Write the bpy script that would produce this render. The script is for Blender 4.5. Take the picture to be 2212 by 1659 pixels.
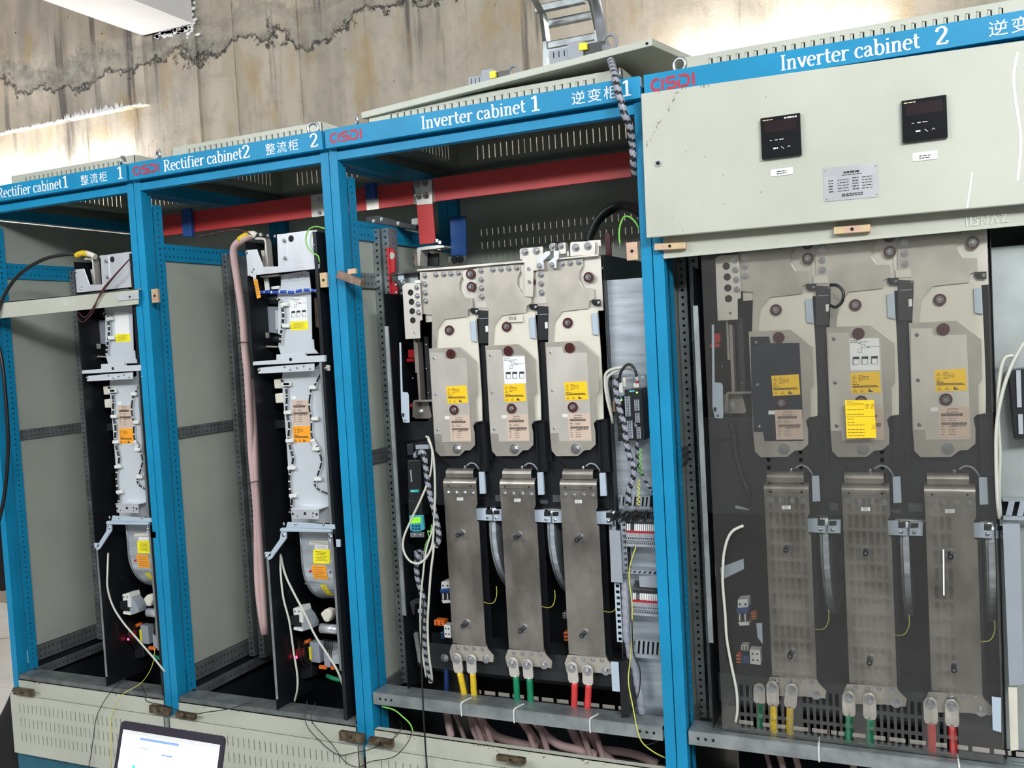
import bpy, math, random
from mathutils import Vector, Matrix
import numpy as np
for o in list(bpy.data.objects): bpy.data.objects.remove(o)
SC = bpy.context.scene; COL = SC.collection
R_ = math.radians; rnd = random.Random(7)

# ------------------------------------------------------------------ camera
FPX = 2030.0; CAM = Vector((0, -2.433, 1.538))
yaw, pit, rol = R_(24.28), R_(-2.71), R_(3.18)
fwd = Vector((-math.sin(yaw)*math.cos(pit), math.cos(yaw)*math.cos(pit), math.sin(pit)))
rt0 = Vector((math.cos(yaw), math.sin(yaw), 0)); dn0 = fwd.cross(rt0)
RT = rt0*math.cos(rol) + dn0*math.sin(rol); DN = -rt0*math.sin(rol) + dn0*math.cos(rol)
cd = bpy.data.cameras.new('camera'); cd.sensor_width = 36; cd.sensor_fit = 'HORIZONTAL'
cd.lens = FPX/2212*36; cd.clip_start = .05; cd.clip_end = 100
cam = bpy.data.objects.new('camera', cd); COL.objects.link(cam)
mw = Matrix((( RT.x, -DN.x, -fwd.x, CAM.x), (RT.y, -DN.y, -fwd.y, CAM.y), (RT.z, -DN.z, -fwd.z, CAM.z), (0, 0, 0, 1)))
cam.matrix_world = mw; SC.camera = cam

# ------------------------------------------------------------------ world, lights, exposure
SC.view_settings.view_transform = 'Standard'; SC.view_settings.look = 'None'
SC.view_settings.gamma = 1; SC.view_settings.exposure = 0.0; SC.view_settings.use_curve_mapping = False
wd = bpy.data.worlds.new('room_light'); SC.world = wd; wd.use_nodes = True
bg = wd.node_tree.nodes['Background']; bg.inputs[0].default_value = (.80, .88, 1.0, 1); bg.inputs[1].default_value = .38
def area(name, loc, rot, sx, sy, power, col=(1, 1, 1)):
    l = bpy.data.lights.new(name, 'AREA'); l.shape = 'RECTANGLE'; l.size = sx; l.size_y = sy; l.energy = power; l.color = col
    o = bpy.data.objects.new(name, l); COL.objects.link(o); o.location = loc; o.rotation_euler = rot; return o
def aim(o, t):
    o.rotation_euler = (Vector(t)-o.location).to_track_quat('-Z', 'Y').to_euler()
for lx, ly, tx, pw in ((1.5, -3.6, -1.2, 200), (-3.2, -3.6, -2.2, 100)):
    a = area('ceiling_lamp_light', (lx, ly, 3.3), (0, 0, 0), 2.3, .36, pw, (.95, .98, 1)); aim(a, (tx, 0, 1.3))
for lx, ly in ((1.5, -3.6), (-3.2, -3.6)): area('ceiling_lamp_uplight', (lx, ly, 3.45), (R_(180), 0, 0), 2.3, .36, 45, (.95, .98, 1))

# ------------------------------------------------------------------ materials
MAT = {}
def mat(name, col, rough=.5, metal=0., noise=0., nscale=8., bump=0., bscale=60., emit=None, spec=.5, coat=0., stretch=(1, 1, 1), col2=None, nlo=.35, nhi=.65):
    m = bpy.data.materials.new(name); m.use_nodes = True; nt = m.node_tree; b = nt.nodes['Principled BSDF']
    b.inputs['Base Color'].default_value = (*col, 1); b.inputs['Roughness'].default_value = rough; b.inputs['Metallic'].default_value = metal
    b.inputs['Specular IOR Level'].default_value = spec; b.inputs['Coat Weight'].default_value = coat
    if emit: b.inputs['Emission Color'].default_value = (*emit[0], 1); b.inputs['Emission Strength'].default_value = emit[1]
    if noise or bump:
        g = nt.nodes.new('ShaderNodeNewGeometry'); mp = nt.nodes.new('ShaderNodeMapping'); mp.inputs['Scale'].default_value = stretch
        nt.links.new(g.outputs['Position'], mp.inputs[0])
    if noise:
        n = nt.nodes.new('ShaderNodeTexNoise'); n.inputs['Scale'].default_value = nscale; n.inputs['Detail'].default_value = 5
        nt.links.new(mp.outputs[0], n.inputs[0])
        r = nt.nodes.new('ShaderNodeMapRange'); r.inputs[1].default_value = nlo; r.inputs[2].default_value = nhi
        nt.links.new(n.outputs[0], r.inputs[0])
        mx = nt.nodes.new('ShaderNodeMix'); mx.data_type = 'RGBA'
        c2 = col2 or tuple(max(0, c*(1-noise)) for c in col)
        mx.inputs[6].default_value = (*col, 1); mx.inputs[7].default_value = (*c2, 1)
        nt.links.new(r.outputs[0], mx.inputs[0]); nt.links.new(mx.outputs[2], b.inputs['Base Color'])
    if bump:
        n2 = nt.nodes.new('ShaderNodeTexNoise'); n2.inputs['Scale'].default_value = bscale; n2.inputs['Detail'].default_value = 3
        nt.links.new(mp.outputs[0], n2.inputs[0])
        bp = nt.nodes.new('ShaderNodeBump'); bp.inputs['Strength'].default_value = bump; bp.inputs['Distance'].default_value = .002
        nt.links.new(n2.outputs[0], bp.inputs['Height']); nt.links.new(bp.outputs[0], b.inputs['Normal'])
    MAT[name] = m; return m
mat('blue_paint', (.008, .26, .49), .45, 0, .16, 5, .12, 220, spec=.28)
mat('beige_paint', (.50, .515, .435), .42, 0, .10, 4, .06, 260)
mat('side_panel_paint', (.43, .465, .40), .42, 0, .14, 3, .2, 200)
mat('galvanised', (.42, .46, .47), .42, .75, .35, 18, .1, 60)
mat('galvanised_dull', (.25, .27, .275), .5, .6, .4, 14, .1, 60)
mat('bright_zinc', (.82, .85, .90), .3, .5, .12, 14, .05, 60, stretch=(1, 1, .4))
mat('panel_grey', (.46, .50, .48), .4, .4, .25, 8)
mat('zinc_sheet', (.70, .77, .84), .32, .55, .35, 10, .05, 40, stretch=(.6, 1, 5))
mat('black_steel', (.012, .014, .018), .38, .2, .3, 12)
mat('dark_steel', (.035, .04, .045), .42, .4, .4, 10)
mat('nickel', (.80, .76, .69), .34, .55, .20, 9, .03, 90, stretch=(1, 1, .5))
mat('nickel_warm', (.70, .655, .58), .32, .7, .32, 8, .03, 90, stretch=(1, 1, .8))
mat('nickel_mid', (.58, .545, .48), .34, .6, .25, 9, .03, 90, stretch=(1, 1, .6))
mat('nickel_dull', (.40, .37, .33), .36, .7, .5, 11, .04, 90, stretch=(1, 1, .6))
mat('cream_board', (.68, .65, .55), .5, 0, .08, 7)
mat('light_grey', (.58, .62, .66), .4, .1, .05, 9)
mat('grey_plastic', (.30, .33, .37), .45, 0, .06, 9)
mat('blue_grey_plastic', (.42, .50, .58), .4)
mat('dark_red_plastic', (.06, .010, .012), .3)
mat('red_bar', (.62, .045, .045), .42, 0, .15, 5)
mat('red_plastic', (.45, .015, .02), .35)
mat('blue_bar', (.012, .08, .30), .35, 0, .1, 5)
mat('bolt_steel', (.60, .61, .63), .22, .95)
mat('dark_hole', (.004, .004, .005), .8)
mat('yellow_label', (.90, .56, .01), .45)
mat('yellow_bright', (.92, .80, .02), .45)
mat('orange_label', (.93, .36, .02), .45)
mat('cream_label', (.58, .45, .36), .5)
mat('white_label', (.80, .81, .80), .5)
mat('white_plastic', (.72, .73, .70), .4)
mat('black_plastic', (.014, .016, .018), .35)
mat('ink', (.02, .02, .02), .6)
mat('ink_brown', (.16, .10, .07), .6)
mat('white_paint', (.85, .87, .88), .5)
mat('logo_red', (.50, .02, .05), .5, 0, .25, 60)
mat('teal_label', (.02, .42, .42), .45)
mat('teal_plastic', (.06, .38, .42), .4)
mat('lcd_green', (.25, .60, .02), .4, emit=((.30, .85, .02), .55))
mat('led_green', (.2, .8, .1), .4, emit=((.3, 1, .1), 6))
mat('led_red', (.9, .05, .1), .4, emit=((1, .04, .12), 8))
mat('cable_pink', (.58, .40, .39), .55, 0, .12, 9)
mat('cable_white', (.55, .55, .48), .5)
mat('cable_black', (.010, .010, .011), .4)
mat('cable_grey', (.26, .28, .31), .45)
mat('wrap_grey', (.30, .31, .36), .4)
mat('cable_yellow', (.62, .60, .10), .45)
mat('cable_green', (.20, .55, .08), .45)
mat('cable_brown', (.07, .015, .015), .5)
mat('cable_blue', (.01, .06, .42), .4)
mat('sleeve_yellow', (.80, .55, .02), .5, 0, .25, 40)
mat('sleeve_green', (.0, .22, .10), .5, 0, .2, 30)
mat('sleeve_red', (.72, .05, .05), .5, 0, .25, 30)
mat('sleeve_blue', (.01, .03, .14), .5)
mat('zinc_yellow', (.80, .64, .34), .3, .5, .5, 30, col2=(.75, .48, .38))
mat('rust_steel', (.16, .13, .08), .6, .4, .6, 50, .4, 90, col2=(.05, .025, .015))
mat('orange_plastic', (.75, .15, .02), .4)
mat('dk_blue_plastic', (.01, .06, .20), .4)
mat('film_dark', (.035, .045, .07), .16, .5, .4, 14, stretch=(1, 1, 3))
mat('laptop_bezel', (.035, .030, .045), .4)
mat('screen_white', (.9, .9, 1), .3, emit=((.93, .95, 1), .9))
mat('screen_blue', (.2, .3, .5), .3, emit=((.22, .36, .75), .6))
mat('plinth_paint', (.01, .13, .20), .55, 0, .3, 9)
mat('screen_cyan', (.1, .5, .7), .3, emit=((.05, .35, .60), 1.0))
mat('tile_white', (.70, .69, .67), .18, 0, .08, 4)
mat('grout', (.12, .12, .12), .8)
mat('room_wall', (.38, .38, .37), .8, 0, .05, 2)
mat('beam_white', (.82, .82, .83), .6, 0, .05, 3)
mat('plinth_brown', (.14, .12, .10), .7, 0, .4, 20)
mat('tube_glow', (1, 1, 1), .4, emit=((1, .965, .92), 110))
mat('meter_glass', (.006, .007, .010), .12)
mat('meter_window', (.018, .010, .012), .15)
mat('plate_alu', (.50, .50, .52), .35, .6, .1, 30)
mat('wood_copper', (.30, .20, .15), .5, .2, .4, 50)
mat('bag_fabric', (.008, .008, .009), .85)
mat('terminal_grey', (.36, .38, .42), .5)
def concrete():
    m = bpy.data.materials.new('concrete'); m.use_nodes = True; nt = m.node_tree; N = nt.nodes; L = nt.links; b = N['Principled BSDF']
    b.inputs['Roughness'].default_value = .85
    g = N.new('ShaderNodeNewGeometry')
    def mp(s): x = N.new('ShaderNodeMapping'); x.inputs['Scale'].default_value = s; L.new(g.outputs['Position'], x.inputs[0]); return x
    def nz(s, sc, det=6, ro=.6):
        x = N.new('ShaderNodeTexNoise'); x.inputs['Scale'].default_value = sc; x.inputs['Detail'].default_value = det; x.inputs['Roughness'].default_value = ro; L.new(mp(s).outputs[0], x.inputs[0]); return x.outputs[0]
    def rg(v, lo, hi, a=0, bb=1): x = N.new('ShaderNodeMapRange'); x.inputs[1].default_value = lo; x.inputs[2].default_value = hi; x.inputs[3].default_value = a; x.inputs[4].default_value = bb; L.new(v, x.inputs[0]); return x.outputs[0]
    def mix(f, c1, c2):
        x = N.new('ShaderNodeMix'); x.data_type = 'RGBA'; L.new(f, x.inputs[0])
        for i, c in ((6, c1), (7, c2)):
            if isinstance(c, tuple): x.inputs[i].default_value = (*c, 1)
            else: L.new(c, x.inputs[i])
        return x.outputs[2]
    def mth(op, a, bb):
        x = N.new('ShaderNodeMath'); x.operation = op
        for i, v in enumerate((a, bb)):
            if isinstance(v, (int, float)): x.inputs[i].default_value = v
            else: L.new(v, x.inputs[i])
        return x.outputs[0]
    c = mix(rg(nz((1, 1, 1), 1.1), .40, .60), (.46, .395, .305), (.33, .305, .265))
    c = mix(rg(nz((1.6, 1, .35), 3.0), .40, .62, 0, .8), c, (.58, .52, .43))
    c = mix(rg(nz((1, 1, 1), 9), .5, .72, 0, .55), c, (.27, .245, .205))
    streak = mth('MULTIPLY', rg(nz((9, 1, .45), 1.0, 4), .56, .64), rg(nz((1, 1, 1), .8), .42, .58))
    c = mix(mth('MULTIPLY', streak, .9), c, (.11, .10, .09))
    c = mix(rg(nz((14, 1, .5), 1.0, 3), .66, .70, 0, .5), c, (.48, .44, .38))
    c = mix(rg(nz((3, 1, 1.4), 1.5, 3), .55, .66, 0, .6), c, (.42, .30, .15))
    # rough spalled band, jagged border
    s = N.new('ShaderNodeSeparateXYZ'); L.new(g.outputs['Position'], s.inputs[0])
    zj = mth('ADD', s.outputs[2], mth('MULTIPLY', mth('SUBTRACT', nz((1, 1, 1), 2.2, 8, .7), .5), .75))
    band = mth('MULTIPLY', rg(zj, 3.30, 3.315), rg(zj, 3.50, 3.44))
    fine = nz((1, 1, 1), 16, 6, .75)
    rough = mix(rg(fine, .36, .66), (.13, .13, .115), (.42, .40, .345))
    c = mix(mth('MULTIPLY', mth('MULTIPLY', band, .8), rg(nz((.5, 1, 1), 1.3, 3), .42, .5, .25, 1)), c, rough)
    edge = mth('MULTIPLY', rg(zj, 3.285, 3.30), rg(zj, 3.335, 3.31))
    c = mix(mth('MULTIPLY', edge, rg(fine, .35, .5, .2, .9)), c, (.04, .04, .038))
    pits = rg(nz((1, 1, 1), 26, 2), .74, .77)
    c = mix(pits, c, (.05, .045, .04))
    L.new(c, b.inputs['Base Color'])
    bp = N.new('ShaderNodeBump'); bp.inputs['Strength'].default_value = .7; bp.inputs['Distance'].default_value = .02
    h = mth('ADD', mth('MULTIPLY', band, -.8), mth('ADD', mth('MULTIPLY', fine, .35), mth('MULTIPLY', pits, -.5)))
    L.new(h, bp.inputs['Height']); L.new(bp.outputs[0], b.inputs['Normal'])
    MAT['concrete'] = m
concrete()
def glass(name, tint, haze):
    m = bpy.data.materials.new(name); m.use_nodes = True; nt = m.node_tree; N = nt.nodes; L = nt.links; out = N['Material Output']; N.remove(N['Principled BSDF'])
    t = N.new('ShaderNodeBsdfTransparent'); t.inputs[0].default_value = (*tint, 1)
    gl = N.new('ShaderNodeBsdfGlossy'); gl.inputs['Roughness'].default_value = .08
    d = N.new('ShaderNodeBsdfDiffuse'); d.inputs[0].default_value = (.55, .55, .52, 1)
    fr = N.new('ShaderNodeFresnel'); fr.inputs[0].default_value = 1.45
    m1 = N.new('ShaderNodeMixShader'); m1.inputs[0].default_value = haze; L.new(t.outputs[0], m1.inputs[1]); L.new(d.outputs[0], m1.inputs[2])
    m2 = N.new('ShaderNodeMixShader'); L.new(fr.outputs[0], m2.inputs[0]); L.new(m1.outputs[0], m2.inputs[1]); L.new(gl.outputs[0], m2.inputs[2])
    L.new(m2.outputs[0], out.inputs[0]); MAT[name] = m
glass('clear_sheet', (.975, .972, .96), .035)
glass('clear_boot', (.92, .92, .92), .10)

# ------------------------------------------------------------------ helpers
def ray(px, py): return RT*((px-1106)/FPX) + DN*((py-829.5)/FPX) + fwd
def W(p, y): d = ray(*p); return CAM + d*((y-CAM.y)/d.y)          # a point of the photograph on the vertical plane at depth y
def WX(p, x): d = ray(*p); return CAM + d*((x-CAM.x)/d.x)
def WZ(p, z): d = ray(*p); return CAM + d*((z-CAM.z)/d.z)
def crop(ox, oy, s): return lambda x, y: (ox+x/s, oy+y/s)
cA, cB, cC, cD = crop(740, 380, 4.1475), crop(1080, 380, 4.1475), crop(820, 740, 4.608), crop(1140, 740, 4.608)
cE, cF, cG, cH = crop(820, 1040, 4.608), crop(1140, 1040, 4.608), crop(780, 1300, 4.62), crop(1140, 1300, 4.62)
cI, cJ, cK, cL = crop(1480, 480, 4.366), crop(1832, 480, 4.366), crop(1480, 840, 4.366), crop(1832, 840, 4.366)
cM, cN, cO, cP = crop(1480, 1200, 3.613), crop(1800, 1200, 3.614), crop(0, 1200, 3.615), crop(400, 1260, 4.158)
cQ, cR, cS, cT = crop(440, 460, 4.147), crop(440, 820, 4.147), crop(440, 1180, 3.463), crop(0, 500, 2.9625)
ORG = {}; 
def org(o): return ORG.get(o.name, Vector((0, 0, 0)))
def tag(o, label=None, cat=None, group=None, kind=None):
    for k, v in (('label', label), ('category', cat), ('group', group), ('kind', kind)):
        if v: o[k] = v
    return o
def thing(name, loc, label, cat, group=None):
    o = bpy.data.objects.new(name, None); o.empty_display_size = .02; COL.objects.link(o); o.location = loc; ORG[o.name] = Vector(loc)
    return tag(o, label, cat, group)
class MB:
    def __init__(s): s.v = []; s.f = []; s.m = []; s.k = 0
    def add(s, vs, fs):
        b = len(s.v); s.v += [tuple(v) for v in vs]; s.f += [tuple(b+i for i in f) for f in fs]; s.m += [s.k]*len(fs); return s
    def box(s, x0, x1, y0, y1, z0, z1):
        vs = [(x, y, z) for x in (x0, x1) for y in (y0, y1) for z in (z0, z1)]
        return s.add(vs, [(0, 1, 3, 2), (4, 6, 7, 5), (0, 4, 5, 1), (2, 3, 7, 6), (0, 2, 6, 4), (1, 5, 7, 3)])
    def pbox(s, p0, p1, y, th):                                     # axis-aligned box given by two opposite photo corners at depth y
        xm, ym = (p0[0]+p1[0])/2, (p0[1]+p1[1])/2
        x0, x1 = W((p0[0], ym), y).x, W((p1[0], ym), y).x; z1, z0 = W((xm, p0[1]), y).z, W((xm, p1[1]), y).z
        return s.box(x0, x1, y, y+th, z0, z1)
    def prism(s, pts, y, th):                                       # outline in the x-z plane, extruded to y+th
        n = len(pts); vs = [(p[0], y, p[1]) for p in pts] + [(p[0], y+th, p[1]) for p in pts]
        return s.add(vs, [tuple(range(n)), tuple(range(2*n-1, n-1, -1))] + [(i, i+n, (i+1) % n+n, (i+1) % n) for i in range(n)])
    def poly(s, pts, y, th): return s.prism([(W(p, y).x, W(p, y).z) for p in pts], y, th)
    def cyl(s, a, b, r, n=12, r2=None):
        a = Vector(a); b = Vector(b); r2 = r if r2 is None else r2; d = (b-a).normalized()
        u = d.cross(Vector((0, 0, 1)) if abs(d.z) < .9 else Vector((1, 0, 0))).normalized(); w = d.cross(u)
        vs = [a+(u*math.cos(t)+w*math.sin(t))*r for t in [2*math.pi*i/n for i in range(n)]] + [b+(u*math.cos(t)+w*math.sin(t))*r2 for t in [2*math.pi*i/n for i in range(n)]]
        return s.add(vs, [tuple(range(n-1, -1, -1)), tuple(range(n, 2*n))] + [(i, (i+1) % n, (i+1) % n+n, i+n) for i in range(n)])
    def ring(s, c, axis, R, r, n=20, k=8):
        c = Vector(c); d = Vector(axis).normalized(); u = d.cross(Vector((0, 0, 1)) if abs(d.z) < .9 else Vector((1, 0, 0))).normalized(); w = d.cross(u); vs = []; fs = []
        for i in range(n):
            t = 2*math.pi*i/n; q = u*math.cos(t)+w*math.sin(t)
            for j in range(k):
                p = 2*math.pi*j/k; vs.append(c+q*(R+r*math.cos(p))+d*(r*math.sin(p)))
        for i in range(n):
            for j in range(k): fs.append((i*k+j, (i+1) % n*k+j, (i+1) % n*k+(j+1) % k, i*k+(j+1) % k))
        return s.add(vs, fs)
    def tube(s, pts, r, n=8, sub=6, mats=None, per=1):
        P = spline(pts, sub); m = len(P); vs = []; fs = []; T = [(P[min(i+1, m-1)]-P[max(i-1, 0)]).normalized() for i in range(m)]
        u = T[0].cross(Vector((0, 1, 0)) if abs(T[0].y) < .9 else Vector((1, 0, 0))).normalized()
        for i in range(m):
            u = (u-T[i]*u.dot(T[i])).normalized(); w = T[i].cross(u); rr = r(i/(m-1)) if callable(r) else r
            vs += [P[i]+(u*math.cos(2*math.pi*j/n)+w*math.sin(2*math.pi*j/n))*rr for j in range(n)]
        b = len(s.v); s.v += [tuple(v) for v in vs]
        for i in range(m-1):
            for j in range(n):
                s.f.append((b+i*n+j, b+i*n+(j+1) % n, b+(i+1)*n+(j+1) % n, b+(i+1)*n+j)); s.m.append(s.k if not mats else mats[((i+j*per//n)//max(1, abs(per))) % len(mats)])
        s.f += [tuple(b+j for j in range(n-1, -1, -1)), tuple(b+(m-1)*n+j for j in range(n))]; s.m += [s.k, s.k]; return s
    def grid(s, us, vs_, skip, fn, th):                             # sheet on a grid with missing cells; fn(u, v, t) -> point, t = 0 front .. 1 back
        nu, nv = len(us), len(vs_); b = len(s.v)
        for t in (0, 1):
            for u in us:
                for v in vs_: s.v.append(tuple(fn(u, v, t*th)))
        I = lambda i, j, t: b+t*nu*nv+i*nv+j
        on = lambda i, j: 0 <= i < nu-1 and 0 <= j < nv-1 and not skip(i, j)
        F = []
        for i in range(nu-1):
            for j in range(nv-1):
                if not on(i, j): continue
                F.append((I(i, j, 0), I(i+1, j, 0), I(i+1, j+1, 0), I(i, j+1, 0))); F.append((I(i, j, 1), I(i, j+1, 1), I(i+1, j+1, 1), I(i+1, j, 1)))
                for (di, dj, a0, a1) in ((-1, 0, (i, j), (i, j+1)), (1, 0, (i+1, j), (i+1, j+1)), (0, -1, (i, j), (i+1, j)), (0, 1, (i, j+1), (i+1, j+1))):
                    if not on(i+di, j+dj): F.append((I(*a0, 0), I(*a1, 0), I(*a1, 1), I(*a0, 1)))
        s.f += F; s.m += [s.k]*len(F); return s
    def holes(s, o, u, v, lu, lv, nu, nv, r, th, off=(0, 0)):       # flat strip with round holes; o corner, u/v unit vectors
        o, u, v = Vector(o), Vector(u), Vector(v); w = u.cross(v)*th; du, dv = lu/nu, lv/nv
        for i in range(nu):
            for j in range(nv):
                c = o+u*(du*(i+.5))+v*(dv*(j+.5)); sq = [c+u*(du/2*a)+v*(dv/2*bb) for a, bb in ((1, 0), (1, 1), (0, 1), (-1, 1), (-1, 0), (-1, -1), (0, -1), (1, -1))]
                ci = [c+(u*math.cos(t)+v*math.sin(t))*r for t in [math.pi/4*k for k in range(8)]]
                fs = [(k, (k+1) % 8, (k+1) % 8+8, k+8) for k in range(8)] + [(k+8, (k+1) % 8+8, (k+1) % 8+24, k+24) for k in range(8)] + [(k+16, k+24, (k+1) % 8+24, (k+1) % 8+16) for k in range(8)]
                s.add(sq+ci+[p+w for p in sq]+[p+w for p in ci], fs)
        return s
    def build(s, name, m, parent=None, smooth=False, label=None, kind=None, bevel=0):
        ms = m if isinstance(m, (list, tuple)) else [m]; o0 = Vector((0, 0, 0)) if parent is None else org(parent)
        me = bpy.data.meshes.new(name); me.from_pydata([Vector(v)-o0 for v in s.v], [], s.f)
        for q in ms: me.materials.append(MAT[q])
        if len(ms) > 1: me.polygons.foreach_set('material_index', s.m)
        if smooth: me.polygons.foreach_set('use_smooth', [len(p.vertices) <= 4 for p in me.polygons])
        me.update(); o = bpy.data.objects.new(name, me); COL.objects.link(o)
        if parent is not None: o.parent = parent; ORG[o.name] = o0
        if label: o['label'] = label
        if kind: o['kind'] = kind
        if bevel: bv = o.modifiers.new('bevel', 'BEVEL'); bv.width = bevel; bv.segments = 2; bv.limit_method = 'ANGLE'
        return o
def spline(pts, sub):
    P = [Vector(p) for p in pts]; out = []
    if len(P) < 3: return P
    Q = [P[0]*2-P[1]]+P+[P[-1]*2-P[-2]]
    for i in range(1, len(Q)-2):
        for k in range(sub):
            t = k/sub; a, b, c, d = Q[i-1], Q[i], Q[i+1], Q[i+2]
            out.append(.5*((2*b)+(c-a)*t+(2*a-5*b+4*c-d)*t*t+(3*b-a-3*c+d)*t**3))
    out.append(P[-1]); return out
def path(pts): return [W(p[:2], p[2]) for p in pts]
def rootat(o): return o
def solo(mb, name, m, label, cat, group=None, smooth=False, bevel=0, loc=None):      # a thing that is one mesh
    xs = np.array(mb.v); c = Vector(loc) if loc else Vector(((xs[:, 0].min()+xs[:, 0].max())/2, (xs[:, 1].min()+xs[:, 1].max())/2, xs[:, 2].min()))
    mb.v = [tuple(Vector(v)-c) for v in mb.v]; o = mb.build(name, m, None, smooth, bevel=bevel); o.location = c; ORG[o.name] = c
    return tag(o, label, cat, group)
def hexbolt_mesh():
    b = MB(); b.cyl((0, 0, 0), (0, -.18, 0), 1.0, 16); b.cyl((0, -.18, 0), (0, -.65, 0), .66, 6); b.cyl((0, -.65, 0), (0, -.95, 0), .34, 10)
    me = bpy.data.meshes.new('bolt'); me.from_pydata(b.v, [], b.f); me.materials.append(MAT['bolt_steel']); return me
BOLT = hexbolt_mesh()
def screw_mesh():
    b = MB(); b.cyl((0, 0, 0), (0, -.3, 0), 1, 12, .85); b.cyl((0, -.3, 0), (0, -.55, 0), .85, 12, .4)
    me = bpy.data.meshes.new('screw'); me.from_pydata(b.v, [], b.f); me.materials.append(MAT['bolt_steel']); return me
SCREW = screw_mesh()
def put(me, name, parent, p, r):
    o = bpy.data.objects.new(name, me); COL.objects.link(o); o.scale = (r, r, r); o.location = Vector(p)-org(parent)
    if parent is not None: o.parent = parent
    return o
def bolt(parent, px, y, r=.0085): return put(BOLT, 'bolt', parent, W(px, y), r)
def screw(parent, px, y, r=.004): return put(SCREW, 'screw', parent, W(px, y), r)
def insulator_bolt(parent, px, y, r=.0145, withbolt=True):
    c = W(px, y); b = MB(); b.cyl(c+Vector((0, .004, 0)), c+Vector((0, -.005, 0)), r, 20); b.k = 1
    if withbolt: b.ring(c+Vector((0, -.0052, 0)), (0, 1, 0), r*.5, r*.13, 16, 6); b.cyl(c+Vector((0, -.005, 0)), c+Vector((0, -.011, 0)), r*.36, 6)
    else: b.k = 2; b.cyl(c+Vector((0, -.005, 0)), c+Vector((0, -.0056, 0)), r*.16, 10)
    return b.build('insulator', ['dark_red_plastic', 'bolt_steel', 'dark_hole'], parent)
def dup(root, loc, label=None, group=None):
    r = root.copy(); COL.objects.link(r); r.location = loc
    if label: r['label'] = label
    if group: r['group'] = group
    ORG[r.name] = Vector(loc)
    for ch in list(root.children):
        c = ch.copy(); COL.objects.link(c); c.parent = r; ORG[c.name] = Vector(loc)
        for g in list(ch.children): d = g.copy(); COL.objects.link(d); d.parent = c
    return r
def text_mb(mb, body, x, z, y, h, width=None, ang=0., cjk=False):  # built-in font, text mesh on the plane y; x,z = lower left
    cu = bpy.data.curves.new('t', 'FONT'); cu.body = body; cu.size = 1; cu.resolution_u = 2; ob = bpy.data.objects.new('t', cu); COL.objects.link(ob)
    dg = bpy.context.evaluated_depsgraph_get(); me = bpy.data.meshes.new_from_object(ob.evaluated_get(dg)); vs = np.array([v.co[:] for v in me.vertices])
    if len(vs):
        x0, x1, z0 = vs[:, 0].min(), vs[:, 0].max(), (vs[:, 1].min() if cjk else 0); z1 = vs[:, 1].max(); s = h/(z1-z0); sx = (width/(x1-x0)) if width else s
        ca, sa = math.cos(ang), math.sin(ang); pts = [((v[0]-x0)*sx, (v[1]-z0)*s) for v in vs]
        mb.add([(x+p[0]*ca-p[1]*sa, y, z+p[0]*sa+p[1]*ca) for p in pts], [tuple(p.vertices) for p in me.polygons])
    bpy.data.objects.remove(ob); bpy.data.curves.remove(cu); bpy.data.meshes.remove(me); return mb
# pen strokes for painted lettering: a = half width of vertical strokes, b = half width of horizontal strokes
SK = [0]
def stroke(mb, pts, ox, oz, sx, sz, y, a, b):
    SK[0] = (SK[0]+1) % 50; y = y-SK[0]*6e-6                          # overlapping strokes lie a hair apart
    P = [Vector((p[0]*sx, p[1]*sz)) for p in pts]; n = len(P); L = []; Rr = []
    for i in range(n):
        d = (P[min(i+1, n-1)]-P[max(i-1, 0)]).normalized(); nn = Vector((-d.y, d.x)); w = math.sqrt((a*nn.x)**2+(b*nn.y)**2)
        L.append(P[i]+nn*w); Rr.append(P[i]-nn*w)
    vs = [(ox+p.x, y, oz+p.y) for p in L+Rr]; return mb.add(vs, [(i, i+1, n+i+1, n+i) for i in range(n-1)])
def arc(cx, cy, rx, ry, a0, a1, n=12): return [(cx+rx*math.cos(R_(a0+(a1-a0)*i/n)), cy+ry*math.sin(R_(a0+(a1-a0)*i/n))) for i in range(n+1)]
S = lambda x, y, w=.13: [(x-w, y), (x+w, y)]
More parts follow.
